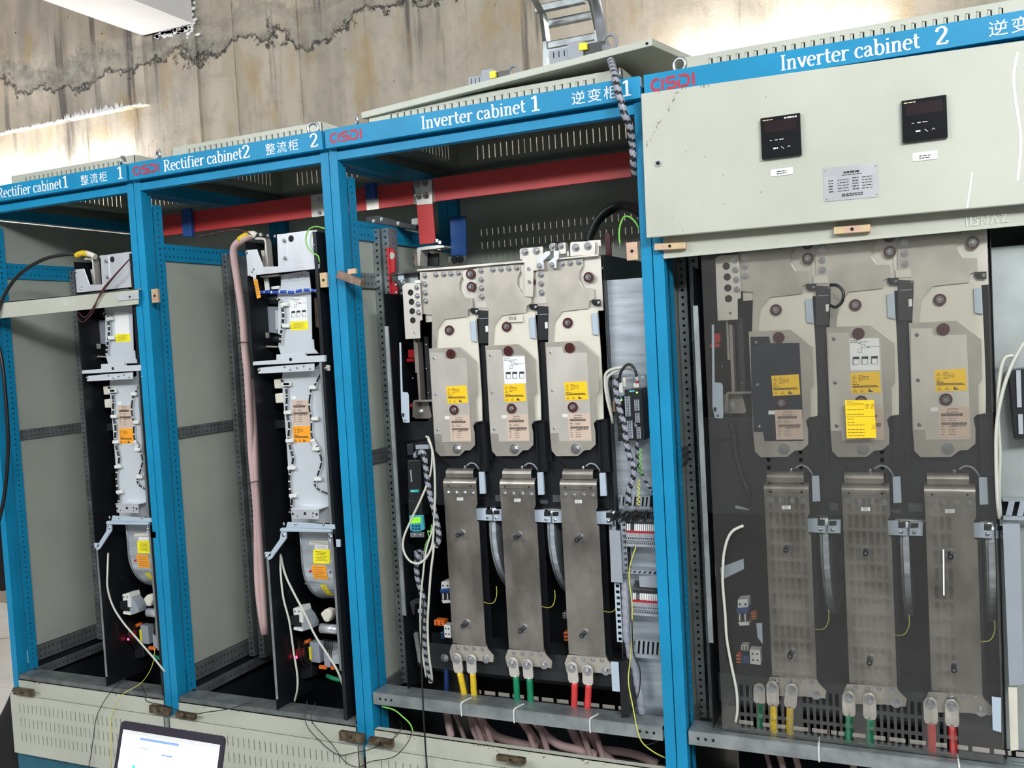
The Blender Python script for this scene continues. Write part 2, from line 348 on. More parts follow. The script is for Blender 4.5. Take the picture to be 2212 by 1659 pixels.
GL = {
 'I': (.36, [[(.18, 0), (.18, 1)], S(.18, .02), S(.18, .98)]),
 'R': (.72, [[(.17, 0), (.17, 1)], S(.17, .02, .15), [(.04, .98), (.35, .98)]+arc(.35, .75, .20, .23, 90, -90)+[(.18, .52)], [(.34, .52), (.55, .06), (.70, .03)]]),
 'n': (.60, [[(.14, 0), (.14, .66)], [(.03, .64), (.14, .66)], S(.14, .02, .11), [(.16, .50), (.24, .63), (.34, .66), (.42, .60), (.44, .48), (.44, 0)], S(.44, .02, .11)]),
 'v': (.52, [[(.07, .66), (.27, .02)], [(.27, .02), (.45, .66)], S(.09, .66, .1), S(.43, .66, .08)]),
 'e': (.50, [[(.10, .38), (.44, .38)], arc(.26, .34, .19, .33, 8, 310, 20)]),
 'r': (.44, [[(.14, 0), (.14, .66)], [(.03, .64), (.14, .66)], S(.14, .02, .12), [(.16, .46), (.22, .60), (.32, .66), (.40, .60), (.40, .56)]]),
 't': (.38, [[(.16, .92), (.16, .18), (.20, .06), (.28, .03), (.35, .10)], [(.03, .66), (.34, .66)]]),
 'c': (.48, [arc(.27, .34, .20, .33, 40, 315, 18), [(.39, .50), (.42, .56)]]),
 'a': (.52, [[(.08, .50), (.12, .62), (.24, .67), (.34, .60), (.36, .48), (.36, .10), (.42, .02), (.50, .06)], [(.36, .42), (.18, .34), (.08, .22), (.09, .08), (.18, .01), (.28, .05), (.36, .16)]]),
 'b': (.58, [[(.13, .03), (.13, 1.02)], [(.02, 1.0), (.13, 1.02)], arc(.31, .33, .19, .34, 150, -150, 18)]),
 'i': (.30, [[(.15, 0), (.15, .66)], [(.04, .64), (.15, .66)], S(.15, .02, .12), [(.15, .86), (.15, .96)]]),
 'f': (.40, [[(.15, 0), (.15, .78), (.19, .94), (.29, 1.0), (.38, .92)], S(.15, .02, .12), [(.03, .66), (.32, .66)]]),
 '1': (.48, [[(.27, 0), (.27, 1.0)], [(.10, .84), (.27, .98)], S(.27, .02, .17)]),
 '2': (.56, [[(.07, .74), (.10, .90), (.24, .99), (.38, .94), (.45, .78), (.40, .58), (.24, .32), (.07, .05)], [(.06, .04), (.46, .04), (.49, .18)]]),
 ' ': (.28, [])}
def serif(mb, s, x, z, y, h, width, a, b):
    tot = sum(GL[c][0] for c in s); sx = width/tot; cx = x
    for c in s:
        for st in GL[c][1]: stroke(mb, st, cx, z, sx, h, y, a, b)
        cx += GL[c][0]*sx
    return mb
LOGO = [[(.50, .93), (.30, .93)]+arc(.30, .5, .22, .43, 90, 270, 10)+[(.52, .07)], [(.69, 0), (.69, .92)], [(1.45, .93), (1.08, .93)]+arc(1.08, .72, .16, .21, 90, 270, 8)+[(1.30, .51)]+arc(1.30, .29, .16, .22, 90, -90, 8)+[(.92, .07)],
        [(1.62, .62), (1.62, .07), (1.98, .07)]+arc(1.98, .5, .22, .43, -90, 90, 10)+[(1.62, .93)], [(2.45, 0), (2.45, 1.0)]]
def logo(mb, x, z, y, h, w, t):
    for st in LOGO: stroke(mb, st, x, z, w/2.5, h, y, t, t)
    return mb
def lines(mb, x0, x1, zs, y, h, gap=None):                         # rows of fine print as small bars
    for k, z in enumerate(zs):
        x = x0; r = random.Random(int(abs(z)*9973)+k)
        while x < x1:
            w = min(r.uniform(.004, .011), x1-x); mb.add([(x, y, z), (x+w, y, z), (x+w, y, z+h), (x, y, z+h)], [(0, 1, 2, 3)]); x += w+.0015
    return mb

# ================================================================== setting
def struct(mb, name, m, **k): o = mb.build(name, m, **k); o['kind'] = 'structure'; return o
fl = struct(MB().box(-12, 4, -5, 2.2, -.25, -.112), 'floor', 'grout')
for i in range(20):
    for j in range(6):
        x, y = -8.2+i*.6, -1.6+j*.6
        MB().box(x+.003, x+.597, y+.003, y+.597, -.112, -.1+rnd.uniform(-.0008, .0008)).build('tile', 'tile_white', fl, bevel=.002)
struct(MB().box(-12, 4, -5.2, -5, -.25, 4.3), 'wall_front', 'room_wall'); struct(MB().box(-12.2, -12, -5.2, 2.2, -.25, 4.3), 'wall_left', 'room_wall'); struct(MB().box(4, 4.2, -5.2, 2.2, -.25, 4.3), 'wall_right', 'room_wall'); struct(MB().box(-12, 4, -5, 2.0, 4.2, 4.4), 'ceiling', 'beam_white')
wl = struct(MB().box(-12, 4, 2.0, 2.2, -.25, 4.3), 'wall_back', 'concrete')
xc0, xc1 = W((317, 78), 2).x, W((424, 52), 2).x; zb = W((317, 78), 2).z-.005
lw = MB().box(-12, xc0, 1.955, 2.001, W((316, 230), 2).z, 4.2).build('upper_wall_step', 'concrete', wl)
MB().box(xc0+.17, xc1, 1.975, 2.001, -.2, zb).build('pilaster', 'concrete', wl)
MB().box(xc0, xc0+.17, 1.99, 2.001, -.2, zb).build('pilaster', 'concrete', wl)
for px_ in (170, 500, 640, 1165, 1312):
    x = W((px_, 60), 2).x; MB().box(x, x+.012, 1.992, 2.001, -.2, 4.2).build('formwork_seam', 'concrete', wl)
sp = MB(); r = random.Random(3); zl = W((316, 230), 2).z
for k in range(170):                                                # mortar crumbs along the ledge
    x = r.uniform(-5.9, xc0-.01); h = r.uniform(.004, .02)*(2.4 if -5.0 < x < -4.5 else 1); w = r.uniform(.006, .02)
    sp.add([(x-w, 1.954, zl-.003), (x+w, 1.954, zl-.003), (x+r.uniform(-w, w), 1.948, zl+h), (x, 1.938, zl)], [(0, 1, 2), (0, 3, 1), (1, 3, 2), (2, 3, 0)])
sp.build('mortar_crumbs', 'beam_white', wl, kind='stuff')
bm_ = struct(MB().box(xc0, xc1, -4.99, 1.97, zb, 4.2), 'trim_1', 'beam_white'); bm_['label'] = 'white painted ceiling beam meeting the concrete wall'
wp = MB(); r = random.Random(5)                                      # white paint overspill around the beam seat
for k in range(60):
    x = r.uniform(xc0+.10, xc1+.03); z = zb-.008-r.random()**2*(.03 if x < xc1-.05 else .09)
    if x > xc1: z = zb+r.uniform(-.08, .16)
    w, h = r.uniform(.008, .026), r.uniform(.005, .012)
    wp.add([(x+w*math.cos(t)*(.7+.3*r.random()), 1.972, z+h*math.sin(t)) for t in [k2*math.pi/4 for k2 in range(8)]], [tuple(range(8))])
wp.build('paint_overspill', 'white_paint', wl)
t = thing('fill_tube_lamp', (-6.6, .9, 2.85), 'added unseen tube lamp left of the view, brightening the white beam underside', 'lamp'); MB().cyl((-6.6, .3, 2.85), (-6.6, 1.5, 2.85), .02, 12).build('tube', 'tube_glow', t, smooth=True); MB().box(-6.63, -6.57, .25, .30, 2.82, 2.90).box(-6.605, -6.595, .27, .28, 2.9, 4.2).build('fill_lamp_holder', 'white_plastic', t); MB().box(-6.63, -6.57, 1.5, 1.55, 2.82, 2.90).box(-6.605, -6.595, 1.52, 1.53, 2.9, 4.2).build('fill_lamp_holder', 'white_plastic', t)  # lamp added out of view to brighten the beam underside
for cx, w, zt in ((-5.15, 1.5, 2.71), (-.62, 1.0, 2.70), (-4.15, .7, 2.30)):  # the third, short tube is added out of sight to whiten the beam
    t = thing('wall_tube_lamp', (cx, 1.93, zt), {-5.15: 'fluorescent tube lamp on the concrete wall behind the leftmost cabinet', -.62: 'fluorescent tube lamp on the concrete wall behind the rightmost cabinet', -4.15: 'added short tube lamp hidden low on the wall, lighting the white beam'}[cx], 'lamp')
    MB().box(cx-w/2, cx+w/2, 1.93, 2.0, zt-.03, zt+.01).build('lamp_body', 'white_plastic', t)
    MB().cyl((cx-w/2+.03, 1.905, zt-.01), (cx+w/2-.03, 1.905, zt-.01), .013, 12).build('tube', 'tube_glow', t, smooth=True)

for k, (lx, ly) in enumerate(((1.5, -3.6), (-3.2, -3.6))):
    t = thing('ceiling_lamp', (lx, ly, 3.34), 'hanging fluorescent ceiling lamp, ' + ('nearer the right cabinet' if k == 0 else 'over the left part of the room'), 'lamp', 'hanging ceiling lamps')
    MB().box(lx-1.2, lx+1.2, ly-.2, ly+.2, 3.34, 3.40).build('lamp_body', 'white_plastic', t); MB().box(lx-1.0, lx-.99, ly-.01, ly+.01, 3.4, 4.2).build('rod', 'galvanised', t); MB().box(lx+.99, lx+1.0, ly-.01, ly+.01, 3.4, 4.2).build('rod', 'galvanised', t)
# ================================================================== cabinets
XS = [-3.269, -2.469, -1.669, -.671, .329]
def post(root, x0, sgn, z0):                                        # sgn +1: left post of the bay (profile opens to +x)
    b = MB(); xa, xb = (x0+.0015, x0+.0305) if sgn > 0 else (x0-.0305, x0-.0015)
    b.box(xa, xb, 0, .028, z0, 2.146)
    xi = x0+.026 if sgn > 0 else x0-.026; b.box(min(xi, x0), max(xi, x0), .028, .05, z0, 2.10)
    xf = x0+.0305 if sgn > 0 else x0-.0305; n = int((2.09-z0)/.02)
    b.holes((xf, .05, z0) if sgn > 0 else (xf, .09, z0), (0, 1, 0) if sgn > 0 else (0, -1, 0), (0, 0, 1), .04, n*.02, 1, n, .0038, -.002)
    return b.build('post', 'blue_paint', root, bevel=0)
def slot_cells(n, w, pitch, start, end):                            # coordinates for a row of n slots
    us = [start]; span = (n-1)*pitch+w; s0 = start+(end-start-span)/2
    for i in range(n): us += [s0+i*pitch, s0+i*pitch+w]
    return us+[end]
def beam(root, x, z0, z1, y0, y1, m, nv=2, name='side_rail', r=.0036):
    b = MB(); n = int((y1-y0)/.02); b.holes((x, y0, z0), (0, 1, 0), (0, 0, 1), n*.02, z1-z0, n, nv, r, -.002)
    b.box(x-.02, x, y0, y1, z0-.002, z0); b.box(x-.02, x, y0, y1, z1, z1+.002); return b.build(name, m, root)
def cabinet(i, kind, label):
    x0, x1 = XS[i], XS[i+1]; root = thing('electrical_cabinet', ((x0+x1)/2, .4, -.1), label, 'cabinet', 'row of blue framed cabinets')
    hz = MB(); hz.box(x0+.005, x1-.005, -.022, 0, 2.146, 2.203); hd = hz.build('nameplate_header', 'blue_paint', root, bevel=.0015)
    post(root, x0, 1, .25); post(root, x1, -1, .25)
    MB().box(x0+.001, x0+.04, .76, .80, .25, 2.146).box(x1-.04, x1-.001, .76, .80, .25, 2.146).box(x0, x1, .76, .8, 2.10, 2.146).build('rear_frame', 'blue_paint', root)
    MB().box(x0+.0305, x1-.0305, 0, .028, 2.112, 2.137).box(x0+.0305, x1-.0305, .012, .028, 2.137, 2.2).build('front_rail', 'blue_paint', root, bevel=.001)
    for xx in (x0+.002, x1-.04): MB().box(xx, xx+.038, .028, .76, 2.105, 2.146).build('roof_rail', 'blue_paint', root)
    MB().box(x0+.002, x1-.002, .028, .1, 2.185, 2.19).box(x0+.002, x1-.002, .70, .8, 2.185, 2.19).box(x0+.002, x0+.09, .1, .70, 2.185, 2.19).box(x1-.09, x1-.002, .1, .70, 2.185, 2.19).build('roof_plate', 'side_panel_paint', root)
    MB().box(x0+.002, x1-.002, .797, .799, 2.14, 2.19).box(x0+.002, x0+.004, .028, .799, 2.14, 2.19).box(x1-.004, x1-.002, .028, .799, 2.14, 2.19).build('roof_skirt', 'side_panel_paint', root)
    MB().box(x0+.004, x0+.007, .10, .78, .0, .45).build('lower_shade_sheet', 'dark_steel', root)  # dark sheet put in for the shaded gap low on the side
    # slotted roof cover
    a, c, ya, yb = x0+.087, x1-.087, .10, .70; cov = MB(); n = int((c-a-.12)/.0235); us = slot_cells(n, .0035, .0235, a, c)
    vs = [2.19, 2.200, 2.2500, 2.262]
    for yy, d in ((ya, 1), (yb, -1)): cov.grid(us, vs, lambda p, q: p % 2 == 1 and q == 1, lambda u, v, t, yy=yy, d=d: (u, yy+d*t, v), .002)
    wy = slot_cells(20, .0035, .0235, ya, yb)
    for xx, d in ((a, 1), (c, -1)): cov.grid(wy, vs, lambda p, q: p % 2 == 1 and q == 1, lambda u, v, t, xx=xx, d=d: (xx+d*t, u, v), .002)
    cov.box(a, c, ya, yb, 2.262, 2.264); cv = cov.build('roof_cover', 'beige_paint', root)
    lv = MB()
    for k in range(n):                                              # pressed louvre lips beside the slots
        u = us[1+2*k]; lv.box(u-.0045, u, ya-.0035, ya, 2.197, 2.250); lv.box(u-.0045, u+.004, ya-.0035, ya, 2.2485, 2.2525)
    lv.build('louvre_lips', 'beige_paint', cv, kind='stuff')
    # side and back
    MB().box(x0+.006, x0+.012, .05, .78, .44 if i != 3 else .40, 2.10 if i == 0 else 1.93).build('side_panel', 'side_panel_paint', root)
    if i == 3: MB().box(x1-.012, x1-.006, .05, .78, .40, 2.10).build('side_panel', 'side_panel_paint', root)
    beam(root, x0+.022, 1.882, 1.937, .092, .76, 'blue_paint')
    if kind == 'r':
        beam(root, x0+.024, 1.256, 1.29, .074, .76, 'galvanised_dull'); beam(root, x0+.024, .385, .435, .06, .76, 'galvanised_dull', 2); beam(root, x0+.05, .335, .36, .06, .76, 'galvanised_dull', 1); zr = .362
        zp = ((x0+.030, .38, -.0, 'galvanised_dull', .38), (x0+.062, .40, 0, 'galvanised_dull', .37), (x0+.03, .56, 0, 'galvanised_dull', .39))
    else:
        beam(root, x0+.024, 1.73, 1.774, .092, .76, 'galvanised'); beam(root, x0+.024, 1.168, 1.207, .092, .76, 'galvanised_dull'); beam(root, x0+.024, .42, .46, .06, .76, 'galvanised_dull', 2); zr = .463
        zp = ((x0+.014, .20, 0, 'galvanised', .42), (x0+.049, .20, 0, 'galvanised', .42))
    for (xp, yp, _, mm, zz) in zp:                                   # perforated mounting uprights
        ub = MB(); n = int((1.925-zz)/.02); ub.holes((xp, yp, zz), (1, 0, 0), (0, 0, 1), .026, n*.02, 1, n, .0042, .002)
        ub.holes((xp+.026, yp, zz), (0, 1, 0), (0, 0, 1), .05, n*.02, 1, n, .0042, -.002); ub.build('mounting_upright', mm, root)
    # back sheet with vent rows
    n = int((x1-x0-.2)/.0235); us = slot_cells(n, .003, .0235, x0+.03, x1-.03); vz = [.62, 1.84, 1.86, 1.885, 1.91, 1.935, 1.96, 1.985, 2.10]
    MB().grid(us, vz, lambda p, q: p % 2 == 1 and q in (1, 3, 5), lambda u, v, t: (u, .79+t, v), .002).build('back_panel', 'side_panel_paint', root)
    # slotted front bottom rail
    fr = MB(); n = int((x1-x0-.16)/.05); us = slot_cells(n, .032, .05, x0+.036, x1-.036)
    fr.grid(us, [.0, .026, .030, .045, .049, .072], lambda p, q: p % 2 == 1 and q in (1, 3) if kind == 'r' or True else False, lambda u, v, t: (u, v, zr-t), .002)
    fr.box(x0+.036+.0, x1-.036, 0, .002, zr-.036, zr-.0025); fr.box(x0+.036, x1-.036, .0, .072, zr-.038, zr-.036)
    o = fr.build('bottom_rail', 'galvanised' if kind != 'r' else 'galvanised_dull', root)
    hb = MB()
    for s0 in (x0+.062, x1-.10):
        for k in range(3): hb.cyl((s0+k*.02, -.0006, zr-.019), (s0+k*.02, .001, zr-.019), .0042, 12)
    hb.build('rail_hole', 'dark_hole', o)
    if kind == 'r': MB().box(x0+.002, x1-.002, .795, .80, -.1, .62).build('lower_back_sheet', 'side_panel_paint', root)
    dk = MB(); ztop = .60 if kind != 'r' else .37; us2 = slot_cells(16 if kind != 'r' else 2, .046, .058, x0+.036, x1-.036)
    dk.grid(us2, [.05, .222, .238, ztop], lambda p, q: p % 2 == 1 and q == 1 and kind != 'r', lambda u, v, t: (u, .64+t, v), .002); dk.build('rear_dark_sheet', 'black_steel', root)  # black sheet; in rectifier bays it only stands in for interior shade
    # rear rail seen low in the bay
    us = slot_cells(n, .036, .05, x0+.036, x1-.036)
    MB().grid(us, [zr-.04, zr-.022, zr-.012, zr], lambda p, q: p % 2 == 1 and q == 1, lambda u, v, t: (u, .60+t, v), .002).box(x0+.036, x1-.036, .602, .66, zr-.002, zr).build('cross_rail', 'galvanised_dull', root)
    # louvred apron
    n = 31 if kind == 'r' else 34; us = slot_cells(n, .0035, .0225 if kind == 'r' else .026, x0+.012, x1-.012); vz = [.068, .118, .152, .174, .208, .230, .264, .298]
    ap = MB(); ap.grid(us, vz, lambda p, q: p % 2 == 1 and q in (1, 3, 5), lambda u, v, t: (u, -.028+t, v), .0015)
    ap.box(x0+.012, x0+.014, -.028, 0, .068, .298).box(x1-.014, x1-.012, -.028, 0, .068, .298).box(x0+.012, x1-.012, -.028, .004, .2965, .2985)
    ap.box(x0+.035, x1-.035, -.003, 0, .298, .345).box(x0+.035, x1-.035, -.003, .02, .343, .345)
    rs = MB(); rr_ = random.Random(i+20)
    for k in range(34 if i == 2 else 10):
        x = x0+.1+(x1-x0-.3)*rr_.random()**1.3; z = .343-rr_.random()**2*.012; w = rr_.uniform(.001, .0045); rs.add([(x-w, -.0034, z), (x, -.0034, z-w*.7), (x+w, -.0034, z), (x, -.0034, z+w*.6)], [(0, 1, 2, 3)])
    apo = ap.build('louvred_apron', 'beige_paint', root, bevel=0)
    rs.build('rust_specks', 'ink_brown', apo, kind='stuff')
    MB().box(x0+.0145, x1-.0145, -.024, -.02, .10, .28).build('apron_lining', 'side_panel_paint', apo)
    MB().box(x0+.001, x1-.001, -.006, .02, -.01, .068).build('plinth', 'plinth_paint', root)
    MB().box(x0, x1, .01, .78, -.1, -.01).build('plinth_base', 'plinth_brown', root)
    MB().box(x0+.02, x1-.02, .03, .76, .0, .03).build('floor_sheet', 'dark_steel', root)  # bottom sheet coloured dark to give the bay a shaded base
    for k, xe in enumerate((x0+.088, x1-.075)):
        rb = MB(); ang = (.35, 1.2, .5, -.3, .9, 1.3, .2, .6)[(2*i+k) % 8]; rb.ring((xe, .035, 2.228), (math.sin(ang), math.cos(ang), 0), .0165, .0052, 24, 8); rb.cyl((xe, .035, 2.19), (xe, .035, 2.212), .009, 10)
        rb.build('lifting_eye', 'bolt_steel', root, smooth=True)
    return root, hd
c1, h1 = cabinet(0, 'r', 'leftmost blue cabinet whose header reads Rectifier cabinet 1')
c2, h2 = cabinet(1, 'r', 'blue cabinet whose header reads Rectifier cabinet 2, second from left')
c3, h3 = cabinet(2, 'i', 'open blue cabinet whose header reads Inverter cabinet 1')
c4, h4 = cabinet(3, 'i', 'rightmost blue cabinet with beige upper door, header reads Inverter cabinet 2')
YH = -.0226
def header_text(hd, dx, words, wspan, digit, dspan, cn, cspan, last, lspan):
    zb_ = 2.157; n = len(cn); w = (cspan[1]-cspan[0])/n; c_ = MB()
    serif(MB(), words, dx+wspan[0], zb_, YH, .036, wspan[1]-wspan[0], .0028, .0012).build('lettering', 'white_paint', hd)
    serif(MB(), digit, dx+dspan[0], zb_, YH, .040, dspan[1]-dspan[0], .0038, .0018).build('lettering', 'white_paint', hd)
    for k, ch in enumerate(cn): text_mb(c_, ch, dx+cspan[0]+w*k+w*.06, zb_-.001, YH, .034, w*.84, cjk=True)
    c_.build('lettering', 'white_paint', hd)
    serif(MB(), last, dx+lspan[0], zb_, YH, .040, lspan[1]-lspan[0], .0038, .0018).build('lettering', 'white_paint', hd)
X = lambda px, py: W((px, py), YH).x
R2w = dict(wspan=(X(353, 362), X(524, 340)), digit='2', dspan=(X(524, 335), X(541, 335)), cn='整流柜', cspan=(X(572, 322), X(647, 318)), last='2', lspan=(X(669, 310), X(688, 310)))
header_text(h2, 0, 'Rectifier cabinet', **R2w)
d1 = X(140, 400)-X(533, 335)
header_text(h1, -.8, 'Rectifier cabinet', wspan=R2w['wspan'], digit='1', dspan=R2w['dspan'], cn='整流柜', cspan=R2w['cspan'], last='1', lspan=R2w['lspan'])
header_text(h3, 0, 'Inverter cabinet', (X(909, 270), X(1136, 240)), '1', (X(1144, 240), X(1168, 235)), '逆变柜', (X(1233, 215), X(1338, 205)), '1', (X(1341, 200), X(1365, 200)))
header_text(h4, 0, 'Inverter cabinet', (X(1685, 145), X(1988, 100)), '2', (X(2020, 85), X(2050, 80)), '逆变柜', (X(2133, 60), X(2133, 60)+.135), '2', (X(2133, 60)+.15, X(2133, 60)+.175))
for hd, a, b_, pa in ((h1, X(287, 375)-.8, X(343, 370)-.8, 0), (h2, X(287, 375), X(343, 370), 0), (h3, X(712, 300), X(781, 292), 0), (h4, X(1405, 185), X(1500, 175), 0)):
    logo(MB(), a, 2.160 if hd is not h4 else 2.157, YH, .028 if hd is not h4 else .031, b_-a, .0034).build('logo', 'logo_red', hd)
# keepers (latches) on the frames and aprons
def keeper(root, p0, p1, y, m='rust_steel', th=.012, hole=True, name='latch'):
    b = MB(); b.pbox(p0, p1, y-th, th); c = W(((p0[0]+p1[0])/2, (p0[1]+p1[1])/2), y-th); o = b.build(name, m, root, bevel=.001)
    if hole: MB().cyl(c+Vector((0, -.0005, 0)), c+Vector((0, .001, 0)), .0045, 14).build('latch_hole', 'dark_hole', o)
    return o
for root, p0, p1 in ((c1, (28, 1489), (67, 1503)), (c1, (322, 1527), (364, 1543)), (c2, (378, 1541), (418, 1553)), (c2, (732, 1584), (784, 1603)), (c3, (796, 1597), (846, 1613)), (c3, (1072, 1636), (1132, 1648))):
    keeper(root, p0, p1, -.026, 'rust_steel', .016)
for root, p0, p1, y, m in ((c1, (327, 624), (341, 654), -.001, 'zinc_yellow'), (c2, (691, 589), (706, 621), -.001, 'zinc_yellow'), (c3, (1353, 523), (1377, 562), -.001, 'zinc_yellow')):
    keeper(root, p0, p1, y, m, .01)
lt = MB().poly([cQ(1205, 515), cQ(1410, 600), cQ(1400, 660), cQ(1180, 580)], -.03, .022).build('latch', 'wood_copper', c3, bevel=.001, label='bent copper-brown latch bar')
MB().pbox(cQ(1290, 500), cQ(1362, 545), -.012, .01).build('latch', 'zinc_yellow', c3)
# upper door and lower cover strip of the second inverter cabinet
dr = MB().poly([(1384, 202), (2390, 62), (2390, 424), (1396, 514)], -.048, .018).build('door', 'beige_paint', c4, bevel=.0025)
st = MB().poly([(1431, 500), (2330, 424), (2330, 474), (1434, 558)], -.004, .010).poly([(1431, 552), (2330, 470), (2330, 476), (1434, 559)], -.008, .006).build('cover_strip', 'beige_paint', c4, bevel=.001)
for p0, p1 in ((cI(-310, 83), cI(-3, 106)), ((1801, 487), (1880, 505))):
    pass
for q in (((1413, 526), (1480, 523), (1480, 537), (1413, 541)), ((1801, 490), (1880, 484), (1880, 500), (1801, 506))):
    k = MB().poly(q, -.024, .020).build('latch', 'zinc_yellow', c4, bevel=.0015); c = W(((q[0][0]+q[1][0])/2, (q[0][1]+q[2][1])/2), -.0243)
    hb = MB(); hb.cyl(c, c+Vector((0, .001, 0)), .0042, 14); hb.build('latch_hole', 'dark_hole', k)
lk = W((1422, 353), -.048); kb = MB(); kb.cyl(lk, lk+Vector((0, -.004, 0)), .0085, 20); kb.k = 1; kb.cyl(lk+Vector((0, -.004, 0)), lk+Vector((0, -.0045, 0)), .005, 12); kb.build('door_lock', ['bolt_steel', 'dark_hole'], dr)
sm = MB(); r = random.Random(11)                                     # worn tape and scrape marks
for a, b_ in (((1465, 197), (1440, 240)), ((1425, 262), (1392, 322)), ((1390, 203), (1532, 186))):
    for k in range(16):
        t = r.random(); p = (a[0]+(b_[0]-a[0])*t+r.uniform(-4, 4), a[1]+(b_[1]-a[1])*t+r.uniform(-3, 3)); q = W(p, -.0485)
        if p[1] < 202-(p[0]-1384)*.139+2: continue
        L_ = r.uniform(.002, .007); sm.add([(q.x, q.y, q.z), (q.x+.001, q.y, q.z), (q.x+.001+L_*.4, q.y, q.z+L_), (q.x+L_*.3, q.y, q.z+L_)], [(0, 1, 2, 3)])
for p in ((1481, 328), (1523, 338), (1562, 378), (1565, 440), (1643, 415), (1452, 470), (1475, 498), (1655, 210)):
    q = W(p, -.0485); sm.cyl(q, q+Vector((0, .0003, 0)), .0014, 6)
sm.build('scuff_marks', 'ink_brown', dr, kind='stuff')
cs = MB()
for pts in ([(2199, 112), (2190, 160), (2193, 210), (2205, 300), (2199, 390)], [(2100, 372), (2095, 410), (2089, 450)]):
    P = [W(p, -.0487) for p in pts]; stroke(cs, [(p.x, p.z) for p in spline([(v.x, 0, v.z) for v in P], 6) for p in [Vector((p.x, 0, p.z))]], 0, 0, 1, 1, -.0487, .0028 if len(pts) > 3 else .0018, .001)
cs.build('scratch', 'white_paint', dr)
ch = MB(); q = W((2088, 488), -.0088)
for st_ in ([(0, 1), (.05, 0), (.3, .1), (.35, 1)], [(.95, .9), (.6, .8), (.9, .4), (.7, 0), (.5, .1)], [(1.1, 0), (1.15, .95), (1.5, .1), (1.6, 1)], [(1.8, 0), (2.05, 1), (2.3, .1)], [(2.6, .9), (2.9, .95), (2.6, .1), (3.1, .15)]):
    stroke(ch, st_, q.x, q.z, .028, .020, -.0091, .0008, .0008)
ch.build('chalk_writing', 'white_label', st) if False else None
chb = ch.build('chalk_writing', 'white_label', c4)
# panel meters, tags and rating plate on the door
YD = -.048
for (q, lab, tq, rows) in ((((1643, 252), (1729, 247), (1731, 335), (1645, 343)), 'square black digital panel meter, lower left one on the beige door', (1665, 362, 1713, 381), 1), (((1947, 216), (2045, 206), (2047, 296), (1949, 308)), 'square black digital panel meter, higher right one on the beige door', (1971, 326, 2025, 348), 0)):
    P = [W(p, YD-.012) for p in q]; x0 = (P[0].x+P[3].x)/2; x1 = (P[1].x+P[2].x)/2; z1 = (P[0].z+P[1].z)/2; z0 = (P[2].z+P[3].z)/2; w, h = x1-x0, z1-z0
    t = thing('panel_meter', ((x0+x1)/2, YD, z0), lab, 'meter', 'panel meters on the beige door')
    MB().box(x0, x1, YD-.012, YD, z0, z1).build('bezel', 'meter_glass', t, bevel=.001)
    MB().box(x0+.10*w, x1-.10*w, YD-.0126, YD-.012, z0+.62*h, z0+.90*h).build('display_window', 'meter_window', t)
    pr_ = MB(); yy = YD-.0129
    for k in range(3): pr_.add([(x0+w*(.22+.12*k), yy, z0+h*.42), (x0+w*(.27+.12*k+.03*k), yy, z0+h*.42), (x0+w*(.27+.12*k+.03*k), yy, z0+h*.435), (x0+w*(.22+.12*k), yy, z0+h*.435)], [(0, 1, 2, 3)])
    for k in range(2): stroke(pr_, [(0, .5 if k else 1), (.5, 1 if k else .5), (1, .5 if k else 0)], x0+w*(.50+.16*k), z0+h*.19, w*.07, h*.06, yy, .0006, .0006)
    lines(pr_, x0+w*.30, x0+w*.42, [z0+h*.21], yy, h*.035)
    if rows: lines(pr_, x0+w*.60, x0+w*.92, [z0+h*.91], yy, h*.035)
    pr_.build('symbols', 'white_label', t); lines(MB(), x0+w*.06, x0+w*.32, [z0+h*.92], yy, h*.022).build('lettering', 'zinc_yellow', t)
    a0, a1 = W((tq[0], (tq[1]+tq[3])/2), YD), W((tq[2], (tq[1]+tq[3])/2), YD); zz0, zz1 = W(((tq[0]+tq[2])/2, tq[3]-2), YD).z, W(((tq[0]+tq[2])/2, tq[1]+2), YD).z
    tb = MB().box(a0.x, a1.x, YD-.002, YD, zz0, zz1); tb.k = 1; xm = (a0.x+a1.x)/2; tb2 = lines(MB(), xm-.012, xm+.012, [zz0+.004, zz0+.009], YD-.0024, .0022)
    tt = thing('name_tag', (xm, YD, zz0), 'small white name tag below the ' + ('lower left' if rows else 'higher right') + ' panel meter', 'tag', 'white tags below the panel meters')
    tb.build('tag_plate', 'white_label', tt) if False else MB().box(a0.x, a1.x, YD-.002, YD, zz0, zz1).build('tag_plate', 'white_label', tt); tb2.build('lettering', 'ink', tt)
t = thing('rating_plate', W((1838, 435), YD), 'aluminium rating plate riveted to the beige door between two meters', 'plate')
MB().poly([(1778, 363), (1896, 352), (1898, 425), (1780, 436)], YD-.0015, .0015).build('plate', 'plate_alu', t)
P0, P1 = W((1786, 372), YD), W((1890, 420), YD); rp = MB(); yy = YD-.0018; w = P1.x-P0.x; h = P0.z-P1.z
lines(rp, P0.x+w*.36, P0.x+w*.70, [P0.z-h*.13], yy, .005); lines(rp, P0.x+w*.32, P0.x+w*.74, [P0.z-h*.2], yy, .002)
for k in range(5): lines(rp, P0.x+w*.03, P0.x+w*.13, [P0.z-h*(.36+.1*k)], yy, .0026); lines(rp, P0.x+w*.22, P0.x+w*.46, [P0.z-h*(.36+.1*k)], yy, .0018); lines(rp, P0.x+w*.54, P0.x+w*.67, [P0.z-h*(.34+.1*k)], yy, .0026); lines(rp, P0.x+w*.74, P0.x+w*.96, [P0.z-h*(.34+.1*k)], yy, .0018)
lines(rp, P0.x+w*.3, P0.x+w*.75, [P0.z-h*.90, P0.z-h*.96], yy, .0026); rp.build('lettering', 'ink', t)
